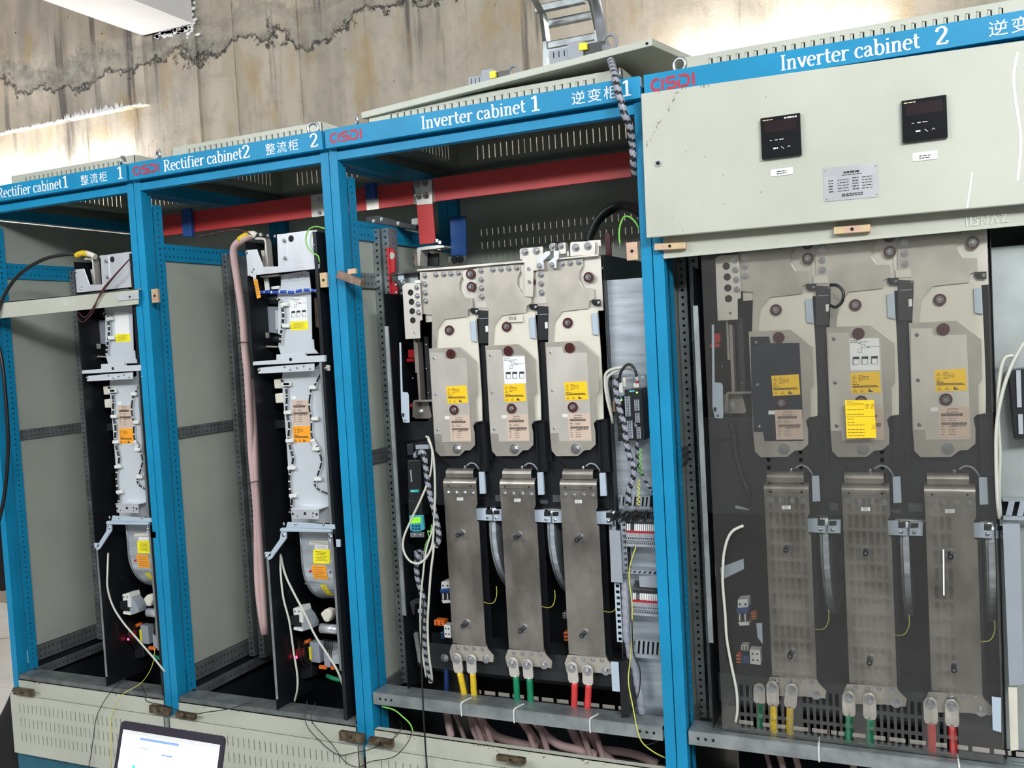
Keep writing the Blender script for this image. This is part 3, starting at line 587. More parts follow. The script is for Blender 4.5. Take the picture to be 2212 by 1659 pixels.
for p in ((1783, 369), (1891, 358), (1893, 420), (1786, 431)): q = W(p, YD-.0016); put(SCREW, 'rivet', t, q, .0022)

# ================================================================== inverter power modules
def label_print(lab, p0, p1, y, kind, ink='ink'):
    a, b_ = W(p0, y), W(p1, y); x0, x1, z1, z0 = a.x, b_.x, a.z, b_.z; w, h = x1-x0, z1-z0; m = MB(); yy = y-.0004
    def bar(u0, u1, v0, v1): m.add([(x0+w*u0, yy, z0+h*v0), (x0+w*u1, yy, z0+h*v0), (x0+w*u1, yy, z0+h*v1), (x0+w*u0, yy, z0+h*v1)], [(0, 1, 2, 3)])
    def tri(u, v, s):
        stroke(m, [(0, 0), (.5, .9), (1, 0), (0, 0)], x0+w*u, z0+h*v, w*s, h*s*1.15, yy, .00045, .00045); bar(u+s*.46, u+s*.54, v+s*.25, v+s*.7)
    if kind == 'warn':
        tri(.06, .74, .15); tri(.06, .52, .15)
        for k in range(5): lines(m, x0+w*.27, x0+w*(.42 if k in (0, 4) else .62), [z0+h*(.86-.07*k)], yy, h*.022)
        lines(m, x0+w*.06, x0+w*.30, [z0+h*.41], yy, h*.04)
        for k in range(2): bar(.06, .93 if k else .88, .33-.055*k, .365-.055*k)
        tri(.08, .06, .13); tri(.32, .06, .13); m.add([(x0+w*.58, yy, z0+h*.05), (x0+w*.74, yy, z0+h*.05), (x0+w*.70, yy, z0+h*.12), (x0+w*.66, yy, z0+h*.10), (x0+w*.63, yy, z0+h*.22), (x0+w*.59, yy, z0+h*.14)], [tuple(range(6))])
    elif kind == 'type':
        text_mb(m, 'SIEMENS', x0+w*.30, z0+h*.90, yy, h*.045, w*.34)
        lines(m, x0+w*.27, x0+w*.62, [z0+h*.82], yy, h*.02)
        r = random.Random(4)
        for v, u1 in ((.70, .78), (.42, .90)):
            u = .09
            while u < u1: d = r.uniform(.008, .02); bar(u, u+d, v, v+.09); u += d+r.uniform(.006, .012)
        for k, v in enumerate((.62, .56, .36, .28, .20, .12)): lines(m, x0+w*.08, x0+w*(.2 if k > 1 else .24), [z0+h*v], yy, h*.015); lines(m, x0+w*.32, x0+w*.55, [z0+h*v], yy, h*.015)
        lines(m, x0+w*.4, x0+w*.85, [z0+h*.385], yy, h*.02)
    elif kind == 'diagram':
        lines(m, x0+w*.04, x0+w*.30, [z0+h*.93], yy, h*.02); lines(m, x0+w*.04, x0+w*.65, [z0+h*.875], yy, h*.018)
        for u in (.10, .40, .72):
            stroke(m, [(0, 0), (1, -.05), (1, .75), (0, .8), (0, 0)], x0+w*u, z0+h*.20, w*.2, h*.24, yy, .0005, .0005)
            for k in range(4): bar(u-.02, u+.02, .22+.05*k, .24+.05*k)
            bar(u, u+.22, .36, .44)
        for u, v in ((.40, .70), (.28, .56)): stroke(m, [(0, 0), (1, 0), (1, 1), (0, 1), (0, 0)], x0+w*u, z0+h*v, w*.13, h*.11, yy, .0005, .0005)
        stroke(m, [(.5, .76), (1, .72)], x0, z0, w, h, yy, .0003, .0003); lines(m, x0+w*.30, x0+w*.38, [z0+h*.83], yy, h*.02); lines(m, x0+w*.58, x0+w*.68, [z0+h*.70], yy, h*.03)
    elif kind == 'text':
        for k in range(7): lines(m, x0+w*(.08+.1*(k % 2)), x0+w*(.9-.08*(k % 3)), [z0+h*(.88-.12*k)], yy, h*.035)
    elif kind == 'card':
        for k, v in enumerate((.95, .90, .74, .62, .50, .41, .34, .22, .14, .06)): lines(m, x0+w*.06, x0+w*(.30 if k in (0, 4, 5) else .62), [z0+h*v], yy, h*.014)
        bar(.0, 1, .565, .572); bar(.0, 1, .87, .876); tri(.68, .78, .12); tri(.86, .78, .12); tri(.86, .24, .12)
    return m.build('print', ink, lab)
def sticker(parent, name, q, y, m, kind=None, label=None):
    o = MB().poly(q, y-.0008, .0008).build(name, m, parent, label=label)
    if kind: label_print(o, q[0], q[2], y-.0008, kind)
    return o
YM = .07
def power_module():
    c0 = W(cC(712, 112), YM); t = thing('power_module', (c0.x, YM, .62), 'x', 'power module', 'phase power modules of the inverters'); y = YM
    MB().poly([cC(*p) for p in ((490, 60), (800, 45), (875, 110), (958, 190), (975, 512), (950, 556), (960, 778), (928, 820), (945, 905), (948, 1022), (900, 1072), (850, 1075), (795, 1128), (600, 1130), (558, 1080), (540, 900), (520, 560))], y, .003).build('cover_plate', 'nickel_mid', t, bevel=.0006)
    MB().poly([cC(*p) for p in ((502, 105), (640, 103), (650, 160), (862, 158), (898, 725), (912, 990), (625, 992), (615, 915), (545, 915), (520, 560))], y-.0015, .0015).build('access_lid', 'nickel', t, bevel=.0005)
    MB().poly([cA(*p) for p in ((805, 1560), (830, 1500), (842, 1370), (915, 1275), (1195, 1256), (1212, 1480), (1225, 1655))][::1]+[cC(*p) for p in ((1015, 560), (1022, 778), (962, 790), (930, 830), (700, 830), (640, 300))], y+.010, .004).build('insulating_board', 'cream_board', t)
    MB().poly([cA(*p) for p in ((690, 858), (1068, 842), (1070, 900), (1045, 960), (1045, 1028), (1080, 1087), (1160, 1090), (1165, 1180), (1126, 1200), (1118, 1262), (915, 1285), (850, 1375), (838, 1560), (800, 1560), (800, 1245), (705, 1237))], y+.005, .003).build('busbar_plate', 'nickel_warm', t, bevel=.0006)
    MB().poly([cA(*p) for p in ((1068, 842), (1290, 826), (1306, 1110), (1190, 1130), (1184, 1030), (1120, 1030), (1098, 960), (1075, 900))], y+.009, .003).poly([cA(*p) for p in ((1190, 1130), (1285, 1125), (1290, 1180), (1198, 1185))], y+.002, .012).build('joint_plate', 'nickel', t)
    MB().box(c0.x-.088, c0.x+.101, y+.0135, y+.0165, 1.605, 1.757).build('backing_plate', 'nickel', t)
    for p in ((835, 885), (905, 882), (970, 877), (1038, 870), (735, 895), (738, 972), (740, 1048), (744, 1122)): bolt(t, cA(*p), y+.004, .0086)
    for p in ((1238, 855), (1243, 932), (1245, 1008), (1249, 1090)): bolt(t, cA(*p), y+.008, .0086)
    for p in ((1150, 880), (1157, 993)): insulator_bolt(t, cA(*p), y+.005, .0145)
    insulator_bolt(t, cA(960, 1382), y+.009, .0145); insulator_bolt(t, cC(712, 112), y-.001, .0145, False); insulator_bolt(t, cC(745, 668), y-.002, .0145)
    q = W(cC(772, 1060), y); put(BOLT, 'main_bolt', t, q, .0145)
    for p in ((543, 155), (562, 515), (582, 870)): screw(t, cC(*p), y-.0015, .0052)
    sticker(t, 'warning_label', [cC(*p) for p in ((662, 437), (862, 425), (878, 598), (678, 608))], y-.0015, 'yellow_label', 'warn')
    sticker(t, 'type_label', [cC(*p) for p in ((695, 728), (893, 725), (912, 978), (710, 982))], y-.0015, 'cream_label', 'type')
    sticker(t, 'inspection_tag', [cC(*p) for p in ((648, 733), (695, 733), (695, 765), (648, 765))], y-.0015, 'white_plastic')
    # black housing under the cover, earth channel and sensor connector
    hb = MB().poly([cC(*p) for p in ((545, 1000), (620, 1150), (725, 1260), (975, 1262), (1062, 1282), (1058, 790), (925, 800), (700, 1000))], y+.02, .05)
    hb.build('base_housing', 'black_steel', t, bevel=.001)
    ch = MB(); a, b_ = W(cC(963, 790), y), W(cC(1058, 1285), y); x1 = W(cC(1028, 790), y).x
    ch.box(a.x, a.x+.0012, y, y+.02, b_.z, a.z).box(x1+.003, x1+.0042, y, y+.02, b_.z, a.z).box(a.x, x1+.004, y, y+.02, a.z-.0012, a.z); ch.build('channel', 'dark_steel', t)
    MB().box(a.x+.0012, x1+.003, y+.012, y+.015, b_.z, a.z-.002).build('channel_cover', 'black_steel', t)
    MB().poly([cC(*p) for p in ((983, 1290), (1037, 1288), (1052, 1505), (995, 1508))], y+.004, .010).build('connector', 'blue_grey_plastic', t, bevel=.0015)
    MB().tube([W(cC(*p), y+.012) for p in ((868, 1225), (905, 1200), (950, 1210), (985, 1250), (1005, 1292))], .0024, 6).build('sensor_lead', 'cable_grey', t, True)
    screw(t, cC(848, 1238), y+.019, .005)
    # upper side: gate driver and blue-grey retaining tab
    g = MB().poly([cA(*p) for p in ((1212, 1185), (1282, 1180), (1290, 1222), (1306, 1222), (1312, 1500), (1222, 1502))], y+.006, .04).build('gate_driver', 'black_plastic', t, bevel=.001)
    MB().poly([cA(*p) for p in ((1278, 1345), (1300, 1342), (1302, 1395), (1282, 1400))], y+.003, .003).build('terminal', 'white_plastic', g); MB().poly([cA(*p) for p in ((1228, 1275), (1300, 1272), (1300, 1277), (1228, 1280))], y+.004, .002).build('seam', 'grey_plastic', g)
    MB().poly([cA(*p) for p in ((1143, 1305), (1190, 1296), (1203, 1490), (1155, 1478))], y+.003, .006).build('retaining_tab', 'blue_grey_plastic', t, bevel=.001)
    MB().poly([cA(*p) for p in ((1148, 1188), (1215, 1185), (1218, 1240), (1165, 1238), (1145, 1215))], y+.0045, .0005).build('slot_opening', 'dark_hole', t); screw(t, cA(1198, 1212), y+.004, .005)
    # upright black rail right of the module
    MB().poly([cA(*p) for p in ((1224, 1500), (1302, 1495), (1310, 1659))]+[cC(*p) for p in ((1075, 0), (1130, 1180), (1060, 1185), (1040, 790))], y+.022, .04).build('side_rail', 'black_steel', t, bevel=.001)
    # lower output bar
    lo = MB(); z = lambda p: W(p, y).z; xa, xb = W(cE(640, 75), y).x, W(cE(970, 75), y).x; xl, xr = W(cE(692, 1600), y).x, W(cE(1040, 1600), y).x
    xa, xb = c0.x-.054, c0.x+.0585
    zt, zb2 = 1.121, .617
    lo.prism([(xa, zt-.012), (xb, zt-.012), (xb, 1.052), (xb-.006, 1.040), (xb-.006, 1.0), (xb+.001, .995), (xb+.001, zb2), (xa+.001, zb2), (xa+.001, 1.05)], y, .0035)
    lo.prism([(xa, 1.1), (xb, 1.1), (xb, 1.102), (xa, 1.102)], y-.002, .002)
    for k in range(7):                                               # rolled lip
        t0, t1 = R_(90*k/7), R_(90*(k+1)/7); R0 = .020
        pa = (y+R0-R0*math.cos(t0), zt-.012+R0*math.sin(t0)); pb = (y+R0-R0*math.cos(t1), zt-.012+R0*math.sin(t1))
        lo.add([(xa, pa[0], pa[1]), (xb, pa[0], pa[1]), (xb, pb[0], pb[1]), (xa, pb[0], pb[1])], [(0, 1, 2, 3)])
    lo.build('output_bar', 'nickel_dull', t)
    up = MB(); xa2, xb2 = c0.x-.047, c0.x+.046
    for k in range(7):
        t0, t1 = R_(-10+110*k/7), R_(-10+110*(k+1)/7); R0 = .016
        pa = (y+.008+R0-R0*math.cos(t0), 1.140+R0*math.sin(t0)); pb = (y+.008+R0-R0*math.cos(t1), 1.140+R0*math.sin(t1))
        up.add([(xa2, pa[0], pa[1]), (xb2, pa[0], pa[1]), (xb2, pb[0], pb[1]), (xa2, pb[0], pb[1])], [(0, 1, 2, 3)])
    up.box(xa2, xb2, y+.008, y+.012, 1.128, 1.140); up.build('flexible_bar', 'nickel_dull', t)
    for p in ((678, 112), (760, 115), (843, 115), (925, 119)): bolt(t, cE(*p), y, .0085)
    for p in ((683, 43), (908, 46)): q = W(cE(*p), y); MB().cyl(q+Vector((0, -.0004, 0)), q+Vector((0, .001, 0)), .003, 10).build('pin_hole', 'dark_hole', t)
    sticker(t, 'phase_tag', [cE(*p) for p in ((770, 160), (830, 160), (830, 190), (770, 190))], y, 'white_label', 'text')
    for p in ((815, 515), (865, 1412)):
        q = W(cE(*p), y); s = MB(); s.cyl(q, q+Vector((0, -.005, 0)), .0118, 20); s.k = 1; s.cyl(q+Vector((0, -.006, 0)), q+Vector((0, -.026, -.001)), .0072, 14); s.k = 0; s.cyl(q+Vector((0, -.026, -.001)), q+Vector((0, -.0275, -.001)), .0025, 8)
        s.build('standoff', ['bolt_steel', 'dark_steel'], t, smooth=False)
    tp = MB().poly([cG(*p) for p in ((905, 425), (1245, 420), (1262, 470), (1322, 540), (1316, 605), (1170, 590), (900, 590), (880, 500))], y+.006, .005).build('terminal_plate', 'nickel_mid', t, bevel=.0006)
    for p in ((965, 455), (1048, 460), (1130, 465), (1215, 470)): bolt(t, cG(*p), y+.006, .0068)
    bolt(t, cG(1247, 572), y+.006, .0125)
    # blower drum behind the bar
    dr_ = MB(); cx = c0.x; dr_.cyl((cx+.084, .33, .955), (cx+.098, .33, .955), .225, 48); dr_.build('blower_drum', 'zinc_sheet', t, smooth=False)
    MB().tube([W(cE(*p), y+.03) for p in ((1163, 1045), (1165, 1130), (1140, 1200), (1090, 1215), (1035, 1200))], .0012, 6, 6).build('earth_lead', 'cable_yellow', t, smooth=True)
    rm = MB(); rm.ring((cx+.080, .33, .955), (1, 0, 0), .226, .004, 48, 6); rm.build('blower_rim', 'galvanised', t, smooth=True)
    MB().box(cx-.05, cx+.068, y+.03, y+.034, .60, 1.06).build('bar_backing', 'black_steel', t)
    br = MB(); br.poly([cE(*p) for p in ((950, 272), (1055, 268), (1055, 330), (1115, 335), (1118, 392), (950, 385))], y+.02, .012)
    br.poly([cE(*p) for p in ((495, 280), (650, 280), (650, 390), (550, 392))], y+.021, .01) if False else None
    br.build('support_bracket', 'blue_grey_plastic', t, bevel=.001); screw(t, cE(1078, 360), y+.020, .0055)
    MB().poly([cE(*p) for p in ((1058, 285), (1108, 283), (1108, 322), (1058, 325))], y+.022, .01).build('latch', 'black_plastic', t)
    b2 = MB(); b2.poly([cE(*p) for p in ((1133, 282), (1225, 280), (1225, 395), (1133, 392))], y+.02, .012); b2.build('support_bracket', 'blue_grey_plastic', t, bevel=.001); screw(t, cE(1163, 365), y+.020, .0055)
    MB().poly([cE(*p) for p in ((1137, 290), (1190, 288), (1190, 325), (1137, 328))], y+.018, .002).build('latch', 'black_plastic', t)
    return t
pm = [power_module()]; pm[0]['label'] = 'leftmost power module in the open third cabinet, beside the holed connecting plate'
dx = [W(cC(1285, 90), YM).x-pm[0].location.x, W(cD(420, 60), YM).x-pm[0].location.x]
pm.append(dup(pm[0], pm[0].location+Vector((dx[0], 0, 0)), 'power module with white wiring diagram sticker in the open third cabinet'))
pm.append(dup(pm[0], pm[0].location+Vector((dx[1], 0, 0)), 'rightmost power module in the open third cabinet, beside the bright zinc panel'))
YN = .05
for q, l in (((1682, 725), 'power module with dark film cover behind the clear sheet, leftmost in the right cabinet'), ((1854, 720), 'middle power module behind the clear sheet, half covered by a yellow notice card'), ((2037, 707), 'rightmost power module behind the clear sheet, plain beige cover')):
    pm.append(dup(pm[0], (W(q, YN).x, YN, pm[0].location.z), l))
for o in pm[3].children:
    if o.name.startswith('access_lid'): o.material_slots[0].link = 'OBJECT'; o.material_slots[0].material = MAT['film_dark']; o['label'] = 'dark reflective lid'
sticker(pm[1], 'wiring_diagram', [cC(*p) for p in ((1228, 147), (1444, 137), (1458, 405), (1245, 413))], YM-.0015, 'white_label', 'diagram', 'white wiring diagram sticker')
sticker(pm[4], 'wiring_diagram', [cJ(*p) for p in ((10, 1100), (290, 1092), (302, 1395), (25, 1400))], YN-.0015, 'white_label', 'diagram', 'white wiring diagram sticker')
hw = MB(); q = W(cA(1490, 1262), YM+.008)
sticker(pm[1], 'paper_note', [cA(*p) for p in ((1478, 1255), (1610, 1245), (1615, 1308), (1480, 1312))], YM+.0035, 'cream_board')
for k, s_ in enumerate(([(0, 1), (0, .1), (.5, 0), (.6, 1)], [(1.5, 1), (1, .8), (1.5, .4), (1.05, 0)], [(1.9, 0), (2, 1), (2.4, 0), (2.6, 1)], [(2.9, 0), (3.2, 1), (3.5, 0)], [(3.9, 1), (3.8, .05), (4.3, .0)])): stroke(hw, s_, W(cA(1492, 1290), YM).x, W(cA(1492, 1292), YM).z, .0052, .010, YM+.0018, .0006, .0006)
hw.build('handwriting', 'ink', pm[1])

# ---- output cables with crimped lugs
def lug_cable(px, pz, ptop, pbot, y, sleeve, label, grp=None, r=.0095, boot=True, back=.10):
    c = W(px, y); t_, b_ = W(ptop, y), W(pbot, y); t = thing('output_cable', (b_.x, y, b_.z), label, 'cable', grp)
    d = (t_-c); w = .0160; L_ = d.length; u = d.normalized(); n = Vector((-u.z, 0, u.x)); P = []
    for k in range(9): a = R_(180*k/8); P.append(c+n*(w*math.cos(a))-u*(w*math.sin(a)))
    P = [(p.x, p.z) for p in P]+[((c+u*L_*.80-n*w).x, (c+u*L_*.80-n*w).z), ((c+u*L_*.97-n*w*.75).x, (c+u*L_*.97-n*w*.75).z), ((c+u*L_*.97+n*w*.75).x, (c+u*L_*.97+n*w*.75).z), ((c+u*L_*.80+n*w).x, (c+u*L_*.80+n*w).z)]
    MB().prism(P, y-.008, .005).build('lug', 'nickel', t, bevel=.0006); put(BOLT, 'bolt', t, c+Vector((0, -.008, 0)), .0135)
    MB().tube([c+u*L_*.8+Vector((0, -.002, 0)), t_, b_], r*.86, 14, 3).build('crimp_barrel', 'nickel', t, smooth=True)
    MB().tube([t_, t_*.5+b_*.5, b_, b_+Vector((0, .02, -.04))], r, 16, 4).build('sleeve', sleeve, t, smooth=True)
    MB().tube([b_+Vector((0, .02, -.04)), b_+Vector((.01, .05, -.12)), b_+Vector((.03, back, -.24)), b_+Vector((.12, back+.08, -.33))], r*.9, 12, 5).build('conductor', 'cable_pink', t, smooth=True)
    if boot and False:
        MB().tube([c-u*.012+Vector((0, -.010, 0)), c+u*L_*.5+Vector((0, -.009, 0)), t_+Vector((0, -.004, 0))], lambda s: w*1.02-.004*s, 14, 3).build('clear_boot', 'clear_boot', t, smooth=True)
    return t
G_ = 'lugged output cables of the inverters'
lug_cable(cG(965, 560), 0, cG(985, 705), cG(1030, 915), YM, 'sleeve_yellow', 'yellow sleeved output cable, left one of the pair in the third cabinet', G_)
lug_cable(cG(1108, 570), 0, cG(1115, 712), cG(1128, 925), YM, 'sleeve_yellow', 'yellow sleeved output cable, right one of the pair in the third cabinet', G_)
lug_cable(cG(850, 550), 0, cG(850, 655), cG(855, 905), YM+.04, 'sleeve_blue', 'dark blue sleeved cable hanging left of the yellow ones', G_, .008, False)
lug_cable(cG(1525, 605), 0, cG(1545, 745), cG(1560, 985), YM, 'sleeve_green', 'green sleeved output cable, left of the pair under the middle open module', G_)
lug_cable(cG(1668, 620), 0, cG(1680, 765), cG(1695, 1000), YM, 'sleeve_green', 'green sleeved output cable, right of the pair under the middle open module', G_)
lug_cable(cH(450, 650), 0, cH(468, 805), cH(465, 1050), YM, 'sleeve_red', 'red sleeved output cable, left one of the pair in the third cabinet', G_)
lug_cable(cH(605, 680), 0, cH(608, 825), cH(597, 1070), YM, 'sleeve_red', 'red sleeved output cable, right one of the pair in the third cabinet', G_)
lug_cable(cM(683, 1020), 0, cM(690, 1170), cM(690, 1340), YN, 'sleeve_yellow', 'yellow sleeved output cable behind the clear sheet, left of two', G_)
lug_cable(cM(833, 1040), 0, cM(820, 1185), cM(815, 1350), YN, 'sleeve_yellow', 'yellow sleeved output cable behind the clear sheet, right of two', G_)
lug_cable(cM(583, 1035), 0, cM(585, 1150), cM(583, 1330), YN+.03, 'sleeve_green', 'thin green sleeved cable left of the yellow ones behind the clear sheet', G_, .007, False)
lug_cable(cN(122, 1100), 0, cN(125, 1250), cN(118, 1430), YN, 'sleeve_green', 'green sleeved output cable behind the clear sheet, left of two', G_)
lug_cable(cN(283, 1115), 0, cN(288, 1275), cN(285, 1445), YN, 'sleeve_green', 'green sleeved output cable behind the clear sheet, right of two', G_)
lug_cable(cN(757, 1150), 0, cN(765, 1310), cN(772, 1505), YN, 'sleeve_red', 'red sleeved output cable behind the clear sheet, left of two', G_)
lug_cable(cN(925, 1165), 0, cN(928, 1330), cN(940, 1530), YN, 'sleeve_red', 'red sleeved output cable behind the clear sheet, right of two', G_)

# ---- chassis carrying the modules
def chassis(label, full=True):
    y = YM; xl, xr = -1.536, -.832; t = thing('inverter_chassis', ((xl+xr)/2, .25, .465), label, 'inverter frame', 'black steel inverter frames')
    MB().box(xl, xr, .50, .504, .47, 1.75).build('back_sheet', 'black_steel', t)
    MB().box(xr-.002, xr, .075, .50, .465, 1.757).build('side_sheet', 'black_steel', t)
    MB().box(xl, xl+.002, .05, .50, .465, 1.70).build('side_sheet', 'black_steel', t)
    MB().box(xl, xr, y+.012, .50, 1.757, 1.760).build('top_sheet', 'dark_steel', t)
    MB().box(xl, xr, .10, .104, 1.04, 1.30).build('cross_panel', 'black_steel', t)
    MB().box(xl+.01, xr-.01, .20, .204, .47, .60).box(xl+.01, xr-.01, .10, .104, .52, .60).build('cross_panel', 'dark_steel', t)
    MB().box(xl, xl+.013, .045, .05, .70, 1.60).build('edge_strip', 'galvanised', t)
    # left side connecting plates
    zz = MB().poly([cA(*p) for p in ((535, 985), (565, 962), (690, 955), (712, 1290), (690, 1300), (695, 1455), (562, 1462))], y-.004, .004).build('connecting_plate', 'nickel', t, bevel=.0006)
    for p in ((610, 1045), (618, 1128), (624, 1212), (630, 1294)):
        q = W(cA(*p), y-.004); b = MB(); b.cyl(q+Vector((0, -.0006, 0)), q, .0095, 20); b.k = 1; b.cyl(q+Vector((.001, -.0012, 0)), q+Vector((.001, -.0006, 0)), .004, 10); b.build('round_hole', ['dark_hole', 'dark_steel'], zz)
    for p in ((665, 1000), (671, 1076), (678, 1150), (684, 1226)): bolt(t, cA(*p), y-.004, .0086)
    screw(t, cA(645, 1405), y-.004, .004)
    v = MB().pbox(cC(372, 0), cC(395, 590), y+.01, .03); v.build('busbar', 'nickel_dull', t); MB().pbox(cC(345, -80), cC(362, 300), y+.015, .03).build('busbar', 'nickel_dull', t)
    MB().poly([cC(*p) for p in ((325, 600), (335, 575), (520, 570), (520, 590), (350, 592), (350, 745), (325, 745))], y-.002, .03).poly([cC(*p) for p in ((350, 592), (480, 572), (520, 740), (500, 757), (350, 757))], y+.03, .003).build('angle_bracket', 'nickel_dull', t, bevel=.001)
    bolt(t, cC(405, 688), y+.03, .012)
    a = MB().poly([cC(*p) for p in ((195, 0), (212, 0), (228, 492), (275, 495), (288, 520), (298, 790), (285, 800), (235, 795), (215, 700))], y-.02, .0025).build('guide_plate', 'blue_grey_plastic', t, bevel=.0008); screw(t, cC(257, 773), y-.02, .0045)
    MB().poly([cC(*p) for p in ((222, 705), (245, 705), (245, 740), (228, 740))], y-.0206, .0006).build('slot_opening', 'dark_hole', a)
    for (p0, p1) in (((285, 70), (345, 150)), ((300, 610), (325, 640)), ((270, 160), (340, 190))): MB().pbox(cC(*p0), cC(*p1), y+.06, .02).build('insulating_block', 'red_plastic', t)
    for p in ((465, 258), (485, 500), (462, 20), (330, 355)): screw(t, cC(*p), y+.03, .003)
    MB().poly([cC(*p) for p in ((440, -60), (480, -60), (535, 900), (495, 920))], y+.035, .003).build('side_rail', 'dark_steel', t)
    MB().poly([cC(*p) for p in ((235, 980), (480, 950), (480, 975), (330, 1010), (330, 1110), (275, 1110), (270, 1020), (240, 1020))], y+.03, .01).build('cable_bracket', 'dark_steel', t, bevel=.001)
    # white cable loom running behind the bars
    for k in range(2): MB().tube([W(cE(880, 300+16*k), y+.05)]+[W(cE(*p), y+.045) for p in ((990, 258+14*k), (1060, 232+12*k), (1130, 222+14*k), (1300, 228+14*k))]+[W((x, yy+3*k), y+.045) for x, yy in ((1160, 1093), (1190, 1097), (1230, 1100), (1300, 1106), (1322, 1098), (1334, 1080))], .0034, 8, 4).build('cable', 'cable_white', t, smooth=True)
    for (p0, p1) in (((1192, 1067), (1220, 1087)), ((1165, 1078), (1185, 1090)), ((1068, 1067), (1085, 1085))): MB().pbox(p0, p1, y+.03, .02).build('guide_block', 'grey_plastic', t, bevel=.003)
    return t
ch1 = chassis('black steel frame holding three power modules in the open third cabinet')
ch2 = dup(ch1, ch1.location+Vector((pm[3].location.x-pm[0].location.x, YN-YM, 0)), 'black steel frame holding three power modules behind the clear sheet')
for m in (pm[2], pm[5]):                                            # the end modules carry no joint to a next one
    xm_ = m.location.x+.074
    for o in list(m.children):
        n_ = o.name.split('.')[0]
        if n_ in ('joint_plate', 'gate_driver') or (n_ == 'bolt' and m.location.x+o.location.x > xm_ and o.location.z > .9):
            for g_ in list(o.children): bpy.data.objects.remove(g_)
            bpy.data.objects.remove(o)
        elif n_ == 'side_rail': bpy.data.objects.remove(o)
        elif n_ == 'insulator' and max(v.co.x for v in o.data.vertices) > .085: bpy.data.objects.remove(o)
insulator_bolt(pm[2], (1272, 599), YM+.004, .0145); insulator_bolt(pm[5], (2101, 524), YN+.004, .0150)
for m in ():
    pass
# right foot flange of the first frame
t = ch1; MB().pbox(cH(835, 600), cH(912, 895), .022, .002).build('foot_bracket', 'blue_grey_plastic', t, bevel=.001)
MB().poly([cH(*p) for p in ((905, 600), (1000, 580), (1012, 1130), (935, 1160))], .028, .12).build('foot_rail', 'black_steel', t)
# top links of the first inverter
tl = thing('link_bar_set', W(cB(330, 830), YM-.01), 'nickel link bars bolted along the top of the first inverter', 'busbar')
MB().poly([cA(*p) for p in ((665, 852), (668, 838), (1200, 792), (1620, 757), (1625, 775), (1205, 812), (1040, 830))], YM-.006, .05).build('top_bar', 'nickel', tl, bevel=.0006)
MB().poly([cB(*p) for p in ((510, 738), (880, 700), (880, 716), (525, 750))], YM-.006, .05).build('top_bar', 'nickel', tl, bevel=.0006)
MB().poly([cB(*p) for p in ((175, 665), (188, 650), (378, 632), (385, 645), (385, 840), (300, 850), (295, 1085), (222, 1080), (215, 760), (178, 745))], YM-.002, .004).build('link_plate', 'nickel', tl, bevel=.0006)
MB().poly([cB(*p) for p in ((628, 605), (640, 592), (840, 582), (850, 600), (848, 705), (628, 720))], YM-.002, .004).build('link_plate', 'nickel', tl, bevel=.0006)
MB().poly([cB(*p) for p in ((780, 580), (900, 572), (903, 628), (885, 632), (885, 700), (855, 705), (848, 590))], YM+.01, .004).build('link_plate', 'nickel', tl, bevel=.0006)
MB().poly([cB(*p) for p in ((330, 745), (408, 678), (445, 672), (447, 705), (385, 762), (388, 835), (335, 838))], YM-.012, .008).build('link_strap', 'bright_zinc', tl, bevel=.0008)
MB().poly([cB(*p) for p in ((435, 770), (480, 730), (480, 672), (522, 668), (524, 735), (502, 765), (502, 825), (440, 828))], YM-.012, .008).build('link_strap', 'bright_zinc', tl, bevel=.0008)
for p0, p1 in (((450, 602), (492, 672)), ((528, 598), (588, 700)), ((600, 675), (615, 720))): MB().pbox(cB(*p0), cB(*p1), YM+.0, .02).build('terminal_post', 'nickel', tl, bevel=.001)
for p in ((225, 680), (327, 672), (680, 642), (788, 630)): bolt(tl, cB(*p), YM-.002, .0115)
for p in ((467, 635), (545, 628)): bolt(tl, cB(*p), YM-.001, .009)
for p in ((355, 808), (465, 798)): bolt(tl, cB(*p), YM-.012, .0088)
for p in ((362, 888), (368, 968), (372, 1050)): bolt(tl, cB(*p), YM+.003, .0078)
# clear guard sheet with punched slots in front of the second inverter
YP = .022; xA, xB = W((1560, 1560), YP).x, W((2168, 1620), YP).x; zA, zB = .466, 1.80
px0, pxw, pxg = .014, .0088, .0072
us = [xA]; x = xA+.05
while x < xB-.09: us += [x, x+pxw]; x += pxw+pxg
us.append(xB)
vs = [zA]; z = zA+.012
while z < 1.08: vs += [z, z+.033]; z += .033+.009
while z < 1.24: vs += [z, z+.010]; z += .010+.010
vs.append(zB); n1 = sum(1 for v in vs if v < 1.10)
def skip(i, j):
    if i % 2 == 0 or j % 2 == 0: return False
    zc = vs[j]; xc = us[i]
    if zc > 1.09 and not any(a-.002 < xc < a+.075 for a in (pm[3].location.x+.03, pm[3].location.x-.10, pm[4].location.x+.03, pm[5].location.x+.03)): return False
    if zc < .60: return not (i % 20 in (17, 19))
    return any(m.location.x-.050 < xc < m.location.x+.052 for m in pm[3:])
sh = MB().grid(us, vs, skip, lambda u, v, t: (u, YP+t, v), .003)
g = solo(sh, 'guard_sheet', 'clear_sheet', 'clear plastic guard sheet punched with slots in front of the right cabinet', 'guard sheet', loc=((xA+xB)/2, YP, zA)); bpy.context.view_layer.update()
sticker(g, 'notice_card', [(1825, 865), (1888, 864), (1893, 946), (1829, 947)], YP-.0012, 'yellow_label', 'card', 'large yellow notice card')
sc_ = MB(); A_, B_ = W((2038, 1187), YP), W((2039, 1286), YP); stroke(sc_, [(A_.x, A_.z), (B_.x, B_.z)], 0, 0, 1, 1, YP-.0006, .0016, .0016); sc_.build('scratch', 'white_paint', g)
